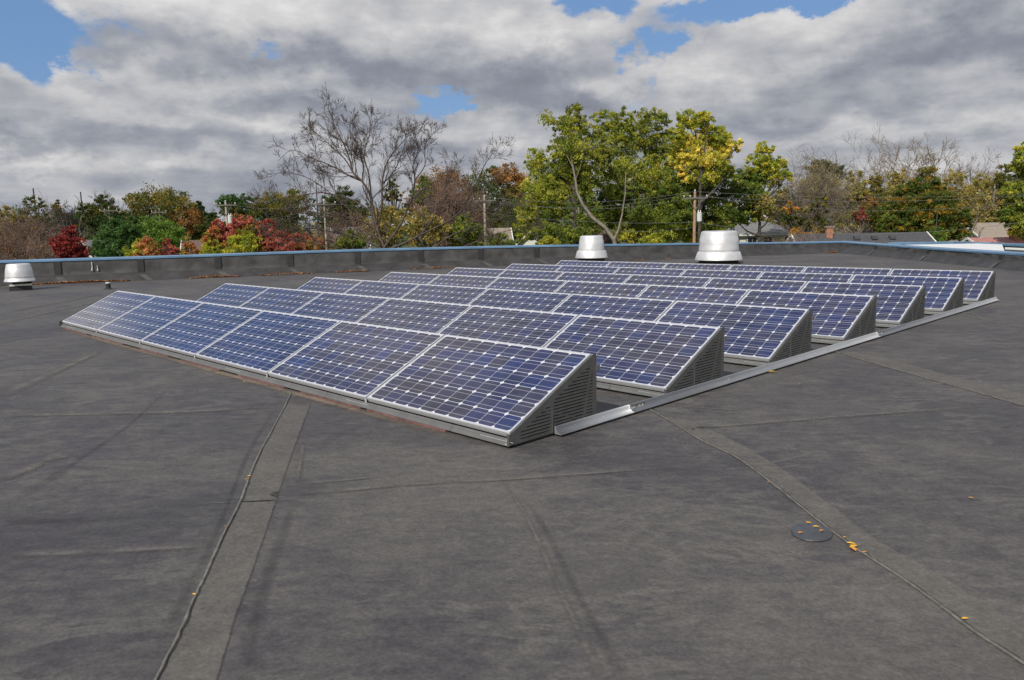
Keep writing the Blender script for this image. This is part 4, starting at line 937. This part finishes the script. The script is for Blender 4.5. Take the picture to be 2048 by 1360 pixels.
def limb_tree():
    base = loc(1232, 60); root = empty('leafy_tree', base, label='leaning grey trunk with a long curved bare limb among the tall green group', cat='tree')
    w_ = Wood(5)
    for P, a, b_ in (([(1236, 520), (1228, 480), (1210, 455), (1185, 436), (1166, 410), (1154, 385), (1151, 360), (1146, 335), (1142, 315)], .21, .06),
                     ([(1228, 480), (1236, 462), (1244, 430), (1250, 390), (1252, 330)], .12, .03), ([(1146, 335), (1128, 300), (1118, 265), (1112, 240)], .045, .02), ([(1151, 360), (1165, 320), (1168, 280)], .04, .02)):
        w_.limb([rel(x, y, 60, base, -.5) for x, y in P], a, b_)
    w_.build('trunk', M_barkL, root)
    Ls = [(*rel(x, y, 60, base, 0), 1.3, 1.3, 1.0, 1, None) for x, y in ((1112, 240), (1140, 300), (1168, 280), (1250, 330))]
    crown('crown', Ls, 1800, .12, 'maple', 77, root, .4)
limb_tree()
leafy('maple_tree', 'tall dense green tree in the middle of the tall green group', 1265, 218, 95, 66, 'maple', 34000, 152, 480, clump=.22, mat=M_barkD, lobes=[
    (1210, 245, 30, 26), (1248, 240, 30, 24), (1300, 240, 34, 24), (1325, 255, 20, 26), (1225, 280, 40, 34), (1275, 275, 44, 36), (1320, 300, 34, 36), (1240, 330, 38, 34, 'maple'), (1200, 320, 22, 30, 'gold'), (1290, 345, 44, 34, 'ygreen'), (1230, 375, 44, 36, 'green'),
    (1280, 390, 46, 36, 'green'), (1335, 380, 40, 40, 'green'), (1215, 425, 40, 36, 'green'), (1270, 440, 50, 36, 'green'), (1335, 440, 46, 38, 'green'), (1300, 475, 60, 22, 'ygreen'), (1365, 420, 30, 40, 'green')])
leafy('maple_tree', 'golden yellow topped tree at the right side of the tall green group', 1400, 222, 80, 64, 'yellow', 22000, 153, 440, clump=.22, lobes=[
    (1375, 240, 26, 22, 'ygreen'), (1405, 245, 24, 22, 'ygreen'), (1355, 275, 22, 26, 'ygreen'), (1385, 290, 36, 26), (1430, 275, 32, 24, 'ygreen'), (1462, 290, 24, 16, 'yellow'), (1400, 320, 40, 24), (1365, 315, 26, 26), (1440, 310, 28, 20, 'yellow'),
    (1378, 350, 22, 16, 'yellow'), (1410, 355, 34, 24, 'ygreen'), (1445, 340, 26, 20, 'maple')])
leafy('leafy_tree', 'dark green tree below the golden tree, behind the utility pole', 1420, 350, 60, 68, 'green', 13000, 154, 490, clump=.22, lobes=[(1365, 385, 34, 40), (1385, 365, 34, 30), (1350, 330, 24, 34, 'green'), (1400, 400, 40, 34), (1440, 385, 40, 30, 'dark'), (1430, 430, 46, 32), (1390, 450, 40, 28), (1455, 430, 28, 30), (1435, 465, 34, 18, 'ygreen'), (1395, 480, 40, 14, 'ygreen')])
leafy('leafy_tree', 'green and yellow tree right of the golden tree', 1520, 282, 55, 70, 'maple', 13500, 155, 460, clump=.22, lobes=[(1527, 300, 20, 18, 'ygreen'), (1515, 325, 28, 20, 'ygreen'), (1545, 330, 30, 18, 'ygreen'), (1500, 355, 36, 22, 'green'), (1540, 355, 34, 20, 'ygreen'), (1500, 390, 38, 26, 'green'), (1490, 425, 32, 26, 'green'), (1575, 350, 18, 12, 'ygreen'), (1470, 375, 24, 26, 'green'), (1520, 410, 30, 26, 'olive')])
# right side
twiggy('bare_tree', 'brown bare tree in the middle right, taller of its pair, by the white house', 1622, 292, 72, 74, 161, M_twigP, 110, 2600, 'olive', rm=.015)
leafy('leafy_tree', 'dark brown green crown behind the brown bare tree', 1650, 320, 42, 84, 'gold', 4200, 162, 430, lobes=[(1640, 335, 28, 16, 'gold'), (1668, 345, 22, 18, 'dark'), (1640, 370, 40, 24, 'olive')])
bare('bare_tree', 'dark trunked bare tree standing over the long grey roof', 1622, 330, 60, 66, 163, M_barkD, 4, 3, rm=.014)
leafy('leafy_tree', 'olive green tree left of the brown bare tree', 1560, 375, 42, 90, 'olive', 4600, 164, 446)
leafy('leafy_tree', 'yellow orange leaved tree in front of the brown bare tree', 1600, 400, 52, 60, 'orange', 3400, 165, 500, clump=.2, bare=22, lobes=[(1580, 415, 20, 16, 'orange'), (1565, 435, 18, 16, 'mgold'), (1600, 440, 30, 26, 'gold'), (1640, 410, 20, 20, 'gold'), (1615, 465, 40, 14, 'orange'), (1640, 450, 22, 22, 'gold')])
bare('bare_tree', 'tall pale bare tree at the right, left of its taller neighbour', 1798, 272, 62, 112, 166, M_twigP, 5, 4, 0, 'olive', rm=.015, kids=(3, 5), group=FAR)
bare('bare_tree', 'tallest pale bare tree at the right, above the round orange maple', 1880, 262, 72, 112, 167, M_twigP, 5, 4, 0, 'olive', rm=.015, kids=(3, 5), group=FAR, r0=.26)
bare('bare_tree', 'pale yellow tipped bare tree right of the tallest bare one', 1932, 300, 58, 112, 168, M_twigP, 4, 4, 0, 'olive', rm=.015, kids=(3, 5), group=FAR)
bare('bare_tree', 'faint bare tree near the right edge before the green tree', 1985, 318, 46, 112, 169, M_twigP, 4, 3, 300, 'olive', rm=.016, group=FAR)
bare('bare_tree', 'low faint bare tree left of the pale bare pair', 1738, 320, 46, 112, 170, M_twigP, 4, 3, 300, 'olive', rm=.016, group=FAR)
for (px, yt, hw, pal, sd, lb) in [(1700, 352, 44, 'olive', 171, 'olive tree right behind the brown bare tree'), (1745, 365, 40, 'gold', 172, 'olive and gold tree above the red bush'), (1790, 352, 46, 'olive', 173, 'pale olive tree left of the round orange maple'),
        (1850, 345, 50, 'gold', 174, 'gold tree directly behind the round orange maple'), (1905, 352, 52, 'olive', 175, 'olive tree right behind the round orange maple'), (1960, 362, 46, 'olive', 176, 'olive tree behind the dark roof at the right'), (2010, 338, 46, 'gold', 177, 'gold green tree left of the green tree at the right edge'), (2055, 350, 40, 'olive', 178, 'olive tree behind the green tree at the right edge')]:
    leafy('leafy_tree', lb, px, yt - 14, hw * 1.12, 94, pal, 4600, sd, 480, group=FAR, bare=8)
leafy('bush', 'dull red bush left of the round orange maple', 1735, 395, 24, 86, 'dred', 1500, 179, 460, cat='bush', lobes=[(1738, 405, 16, 14, 'brown'), (1722, 430, 14, 14, 'dred'), (1745, 430, 20, 20, 'gold')])
leafy('maple_tree', 'round green maple turning orange in front of the far trees at the right', 1850, 352, 96, 66, 'mgold', 30000, 180, 500, clump=.17, lobes=[(1850, 378, 40, 24), (1815, 390, 30, 24), (1880, 400, 36, 28), (1850, 415, 60, 34), (1795, 425, 34, 28), (1900, 430, 36, 28), (1780, 455, 28, 22), (1830, 455, 50, 30), (1910, 458, 34, 26), (1870, 450, 40, 30, 'green'), (1775, 440, 20, 18, 'green'), (1830, 470, 60, 16, 'green')])
conifer('arborvitae', 'small pointed green cedar in front of the round orange maple', 1874, 406, 31, 55, 'cedar', 6500, 181, size=.075)
leafy('leafy_tree', 'tall bright green tree at the right edge of the photo', 2060, 262, 50, 58, 'maple', 13000, 182, 490, clump=.24, lobes=[(2050, 300, 18, 20, 'ygreen'), (2040, 330, 22, 22), (2065, 350, 32, 34), (2030, 385, 26, 26), (2055, 410, 36, 30, 'green'), (2020, 430, 22, 20, 'green'), (2050, 450, 34, 24, 'maple'), (2035, 462, 20, 12, 'orange')])
bare('bare_tree', 'pale bare branches in front of the grey garage at the right', 1950, 385, 50, 72, 183, M_twigP, 4, 3, 0, rm=.016)
twiggy('shrub', 'low leafless shrub in front of the long grey roof', 1712, 440, 30, 62, 184, M_twigP, 26, 0, cat='shrub')
twiggy('shrub', 'brown twiggy shrub covering the left end of the long grey roof', 1592, 436, 36, 47, 185, M_twigR, 40, 500, 'orange', cat='shrub')
for (px, yt, hw, d, pal, sd, lb) in [(700, 460, 40, 50, 'green', 191, 'green bush behind the yellow shed'), (1000, 465, 40, 52, 'green', 192, 'green bush in front of the beige house'), (1095, 470, 30, 50, 'ygreen', 193, 'yellow green bush in front of the white gabled house'),
        (1462, 448, 22, 58, 'green', 194, 'dark green bush left of the white house'), (1305, 465, 34, 52, 'ygreen', 195, 'yellow green bush between the two dome vents'), (190, 480, 22, 70, 'dark', 196, 'dark bush between the small red maple and the pine'), (415, 490, 22, 52, 'dark', 197, 'dark green bush left of the red maple row')]:
    leafy('bush', lb, px, yt, hw, d, pal, 2600, sd, 520, size=.085, cat='bush', group='bushes beyond the wall')

# ------------------------------------------------------------------ houses
def shingle(name, c): return simple(name, c, .9, var=.22, scale=6, detail=8)
M_rg = shingle('grey_shingles', (.20, .20, .20)); M_rd = shingle('dark_shingles', (.075, .075, .082)); M_rb = shingle('brown_shingles', (.15, .10, .085)); M_rt = shingle('tan_shingles', (.30, .25, .20)); M_rp = shingle('pink_shingles', (.42, .20, .18))
M_sid = simple('white_siding', (.72, .71, .66), .7, var=.04); M_sidb = simple('blue_grey_siding', (.50, .56, .60), .7, var=.05); M_sidt = simple('tan_siding', (.50, .45, .37), .7, var=.06); M_sidy = simple('yellow_siding', (.62, .52, .26), .7, var=.05)
M_pane = simple('window_glass', (.02, .025, .03), .12, var=.1, spec=.8); M_trim = simple('white_trim', (.78, .78, .75), .6, var=.03); M_chim = simple('chimney_brick', (.38, .18, .11), .9, var=.4, scale=18); M_reddoor = simple('red_door', (.42, .05, .04), .5)
def house(label, px, yr, wpx, depth, ang, wide, rise, roofm, wallm, chim=None, hip=False, windows=True, door=False, vents=0, gable='x', ov=.35):
    """px, yr: middle of the ridge in the picture. wpx: length in picture units. The ridge runs along local x, turned by ang from the picture's width direction."""
    base = loc(px, depth); m = depth / FPX; Ln = wpx * m; zr = rel(px, yr, depth, base)[2]; ze = zr - rise
    root = empty('house', base, YAW + ang, label=label, cat='house'); h = wide / 2; L = Ln / 2
    MB().box(-L, L, -h, h, -.3, ze + .02).build('wall', wallm, root)
    mb = MB(); o_ = ov; ze2 = ze - o_ * rise / h; t = .12; rx = L + o_ if not hip else L - h * .75
    V = [(-L - o_, -h - o_, ze2), (L + o_, -h - o_, ze2), (L + o_, h + o_, ze2), (-L - o_, h + o_, ze2), (-rx, 0, zr), (rx, 0, zr)]
    V += [(x, y, z - t) for x, y, z in V]; F = [(0, 1, 5, 4), (2, 3, 4, 5), (1, 2, 5), (3, 0, 4)] if hip else [(0, 1, 5, 4), (2, 3, 4, 5)]
    F += [tuple(i + 6 for i in f[::-1]) for f in F] + [(0, 6, 7, 1), (2, 8, 9, 3)] + ([(1, 7, 8, 2), (3, 9, 6, 0)] if hip else [(1, 7, 11, 5), (5, 11, 8, 2), (3, 9, 10, 4), (4, 10, 6, 0)])
    rf = mb.add(V, F).build('roof', roofm, root)
    MB().box(-L - o_, L + o_, -h - o_ - .03, -h - o_ + .0, ze2 - .16, ze2 + .01).build('fascia', M_trim, rf)
    if not hip:
        for s_ in (-1, 1):
            x = s_ * L; mesh('gable', [(x, -h, ze), (x, h, ze), (x, 0, zr - .12), (x + s_ * .05, -h, ze), (x + s_ * .05, h, ze), (x + s_ * .05, 0, zr - .12)], [(0, 1, 2), (5, 4, 3), (0, 3, 4, 1), (1, 4, 5, 2), (2, 5, 3, 0)], wallm, root)
            xx = s_ * (L + o_ + .02)
            for y_ in (-1, 1):
                P = [(xx - .04, y_ * (h + o_), ze2 - .14), (xx + .04, y_ * (h + o_), ze2 - .14), (xx + .04, 0, zr - .14), (xx - .04, 0, zr - .14), (xx - .04, y_ * (h + o_), ze2 + .03), (xx + .04, y_ * (h + o_), ze2 + .03), (xx + .04, 0, zr + .03), (xx - .04, 0, zr + .03)]
                MB().hexa(P).build('rake_board', M_trim, rf)
    if windows:
        for fx in ((-.62, -.12, .55) if Ln > 6 else (-.35, .4)):
            x = fx * L; f_ = MB().box(x - .55, x + .55, -h - .05, -h, ze - 1.45, ze - .35).build('window', M_trim, root)
            MB().box(x - .46, x - .02, -h - .07, -h - .051, ze - 1.37, ze - .43).box(x + .02, x + .46, -h - .07, -h - .051, ze - 1.37, ze - .43).build('pane', M_pane, f_)
    if door: MB().box(L * .82 - .45, L * .82 + .45, -h - .06, -h, 0.0, ze - .35).build('door', M_reddoor, root)
    for i in range(vents):
        x = -L * .1 + i * L * .28; mesh('roof_vent_cap', [(x + a, -h * .35 + b_, zr - rise * .35 + c_) for a, b_, c_ in ((-.18, -.2, .0), (.18, -.2, 0), (.18, .2, .12), (-.18, .2, .12), (-.18, -.2, .2), (.18, -.2, .2), (.18, .2, .25), (-.18, .2, .25))], [(0, 3, 2, 1), (4, 5, 6, 7), (0, 1, 5, 4), (1, 2, 6, 5), (2, 3, 7, 6), (3, 0, 4, 7)], M_rd, rf)
    if chim:
        cx, ctop, cw_ = chim; p = at(cx, ctop, depth) - base; x = p @ RIGHT; k = MB().box(x - cw_, x + cw_, -.5 - cw_, -.5 + cw_, zr - 1.2, p[2]).build('chimney', M_chim, rf)
        MB().box(x - cw_ - .06, x + cw_ + .06, -.56 - cw_, -.44 + cw_, p[2], p[2] + .10).build('cap', M_rt, k)
    return root
house('white house with a grey hipped roof and red door right of the utility pole', 1515, 443, 128, 82, .12, 7.0, 1.15, M_rg, M_sid, hip=True, door=True)
house('long low house with a dark grey roof and brick chimney by the wall corner', 1718, 466, 240, 52, -.10, 5.4, 1.15, M_rd, M_sidb, chim=(1657, 455, .2), vents=3, windows=True)
house('tan roofed house behind the long dark grey roof', 1705, 444, 130, 98, .0, 8, 1.7, M_rt, M_sidt)
house('grey garage with a dark roof behind the bare branches at the right', 1960, 424, 92, 100, .1, 8, 2.2, M_rd, M_sidt)
house('tan house beside the round orange maple at the right', 1985, 445, 110, 84, .0, 7, 1.4, M_rt, M_sidt)
house('house with a pinkish red roof and brick chimney at the right edge', 2030, 474, 160, 62, -.05, 7, 1.2, M_rp, M_sidt, chim=(2031, 461, .42))
house('house with a brown gabled roof behind the smaller dome vent', 1195, 460, 74, 74, .1, 8, 2.4, M_rb, M_sidt, hip=True)
house('white gabled house seen through the branches left of the tall green group', 1074, 452, 40, 66, 1.45, 5.5, 2.4, M_rg, M_sid)
house('beige house right of the cross armed pole', 992, 456, 44, 70, .1, 6, 1.8, M_rt, M_sidt)
house('pale grey house behind the tall bare tree', 700, 454, 60, 74, .2, 6, 2.2, M_rg, M_sidb)
house('small yellow shed by the wall under the bare branches', 692, 484, 20, 52, 1.45, 2.4, .9, M_rd, M_sidy, windows=False, ov=.15)
house('small house with a dark roof behind the slender orange shrub', 398, 480, 52, 70, .3, 6, 1.8, M_rb, M_sidt)
house('grey house between the small red maple and the pine', 184, 480, 40, 82, 1.2, 6, 2.6, M_rg, M_sidb)

# ------------------------------------------------------------------ poles, masts and wires
M_pole = simple('pole_wood', (.40, .24, .16), .85, var=.25, scale=4); M_poleg = simple('weathered_pole_wood', (.42, .36, .29), .85, var=.25, scale=4); M_arm = simple('weathered_crossarm', (.17, .155, .14), .9, var=.2); M_trans = simple('transformer_grey', (.62, .65, .66), .5, var=.05); M_ins = simple('insulator_porcelain', (.72, .70, .66), .3); M_wire = simple('wire', (.20, .20, .19), .6)
attach = {}
def pole(key, label, px, ytop, yb, pxb, depth, rad, mat, arm=1.3, armz=.55, trans=0, brace=True, armang=0.0):
    top = at(px, ytop, depth); base = loc(pxb, depth); root = empty('utility_pole', base, YAW + armang, label=label, cat='utility pole', group='utility poles beyond the wall'); H = top[2] - GZ
    MB().tube([(0, 0, -.3), (0, 0, H)], [rad * 1.15, rad * .8], 12).build('pole', mat, root)
    if arm:
        z = H - armz; a = MB().box(-arm, arm, -rad - .07, -rad, z - .04, z + .04).build('crossarm', M_arm, root)
        for x in (-arm * .92, -arm * .42, arm * .92): MB().lathe([(.02, z + .06), (.02, z + .10), (.05, z + .11), (.05, z + .14), (.035, z + .155), (.045, z + .18), (.001, z + .20)], 8, (x, -rad - .05)).build('insulator', M_ins, a)
        if brace:
            for s_ in (-1, 1): MB().tube([(s_ * arm * .55, -rad - .05, z - .06), (0, -rad - .02, z - .75)], .022, 5).build('brace', M_arm, root)
    MB().lathe([(.02, H), (.02, H + .05), (.055, H + .06), (.055, H + .11), (.001, H + .15)], 8).build('insulator', M_ins, root)
    if trans:
        z1 = H - trans; c_ = (.29, -.10); t = MB().lathe([(.001, z1 - .55), (.15, z1 - .55), (.165, z1 - .52), (.165, z1 - .04), (.178, z1 - .03), (.17, z1), (.06, z1 + .03), (.001, z1 + .04)], 20, c_).build('transformer', M_trans, root)
        for x in (-.08, .06): MB().lathe([(.03, z1), (.04, z1 + .04), (.026, z1 + .07), (.04, z1 + .11), (.02, z1 + .16), (.001, z1 + .17)], 8, (c_[0] + x, c_[1])).build('bushing', M_ins, t)
        MB().tube([(c_[0] - .08, c_[1], z1 + .16), (c_[0] - .05, c_[1] - .05, z1 + .4), (.15, -.14, H - armz)], .010, 5).build('lead_wire', M_wire, t)
    attach[key] = (Vector(base), H, armz, arm, YAW + armang, H); return root
pole('A', 'nearest utility pole, reddish wood with a grey transformer drum beside the wide dome vent', 1389, 384, 485, 1389, 50, .105, M_pole, .80, .40, 1.35)
pole('B', 'pale utility pole with a cross arm between the bare tree and the tall green group', 969, 395, 450, 970, 50, .085, M_poleg, .75, .22)
pole('C', 'pale utility pole seen through the left side of the tall bare tree', 649, 403, 470, 651, 50, .075, M_poleg, .8, .2)
pole('D', 'pale utility pole with a small transformer behind the red maples', 452, 405, 450, 455, 56, .085, M_poleg, .8, .2, .95)
pole('E', 'faint utility pole above the orange shrubs', 320, 420, 460, 322, 80, .055, M_arm, .8, .24)
pole('F', 'faint utility pole above the bright green pine', 220, 417, 460, 222, 76, .06, M_arm, .9, .24)
pole('G', 'grey pole at the right between the far bare trees', 1984, 375, 440, 1985, 92, .11, M_arm, 0)
for px, yt, lb in ((76, 377, 'thin dark mast above the dark tree at the far left'), (169, 384, 'thin dark mast above the bare tree, right of the other mast')):
    base = loc(px, 150); root = empty('mast', base, label=lb, cat='mast', group='thin masts above the far trees'); H = at(px, yt, 150)[2] - GZ
    MB().tube([(0, 0, 0), (0, 0, H)], [.16, .12], 6).build('mast_pole', M_barkD, root); MB().box(-.25, .25, -.05, .05, H * .98, H).build('mast_head', M_barkD, root)
def wire(label, a, b_, sag, r=.0075, group='power lines strung between the poles'):
    a = Vector(a); b_ = Vector(b_); P = [a.lerp(b_, i / 24) - Vector((0, 0, sag * 4 * (i / 24) * (1 - i / 24))) for i in range(25)]
    mb = MB().tube(P, r, 4); put(mb.build('power_line', M_wire), label, 'power line', group)
AA = lambda x, y, d: at(x, y, {78: 50, 72: 50, 84: 50, 76: 50, 70: 48, 66: 47}[d])
wire('power line from the cross armed pole to the top of the nearest pole', AA(969, 394, 78), AA(1389, 383, 72), .5)
wire('upper power line from the cross armed pole to the arm of the nearest pole', AA(952, 401, 78), AA(1372, 390, 72), .6)
wire('lower power line from the cross armed pole to the arm of the nearest pole', AA(985, 401, 78), AA(1404, 391, 72), .7)
wire('low communication cable left of the nearest pole', AA(969, 425, 78), AA(1388, 444, 72), .3, .009)
wire('second low cable left of the nearest pole', AA(1100, 445, 76), AA(1388, 455, 72), .4)
wire('top power line running right from the nearest pole to the right edge', AA(1389, 383, 72), AA(2120, 384, 70), .35)
wire('middle power line running right from the arm of the nearest pole', AA(1372, 391, 72), AA(2120, 386, 70), .45)
wire('lower power line running right from the arm of the nearest pole', AA(1404, 391, 72), AA(2120, 394, 70), .9)
wire('low cable running right from the nearest pole past the round orange maple', AA(1388, 444, 72), AA(2120, 432, 66), .95, .0095)
wire('power line from the pole in the bare tree to the cross armed pole', AA(649, 404, 84), AA(969, 396, 78), .5)
wire('power line from the small transformer pole to the pole in the bare tree', at(452, 407, 56), AA(649, 404, 84), .4)
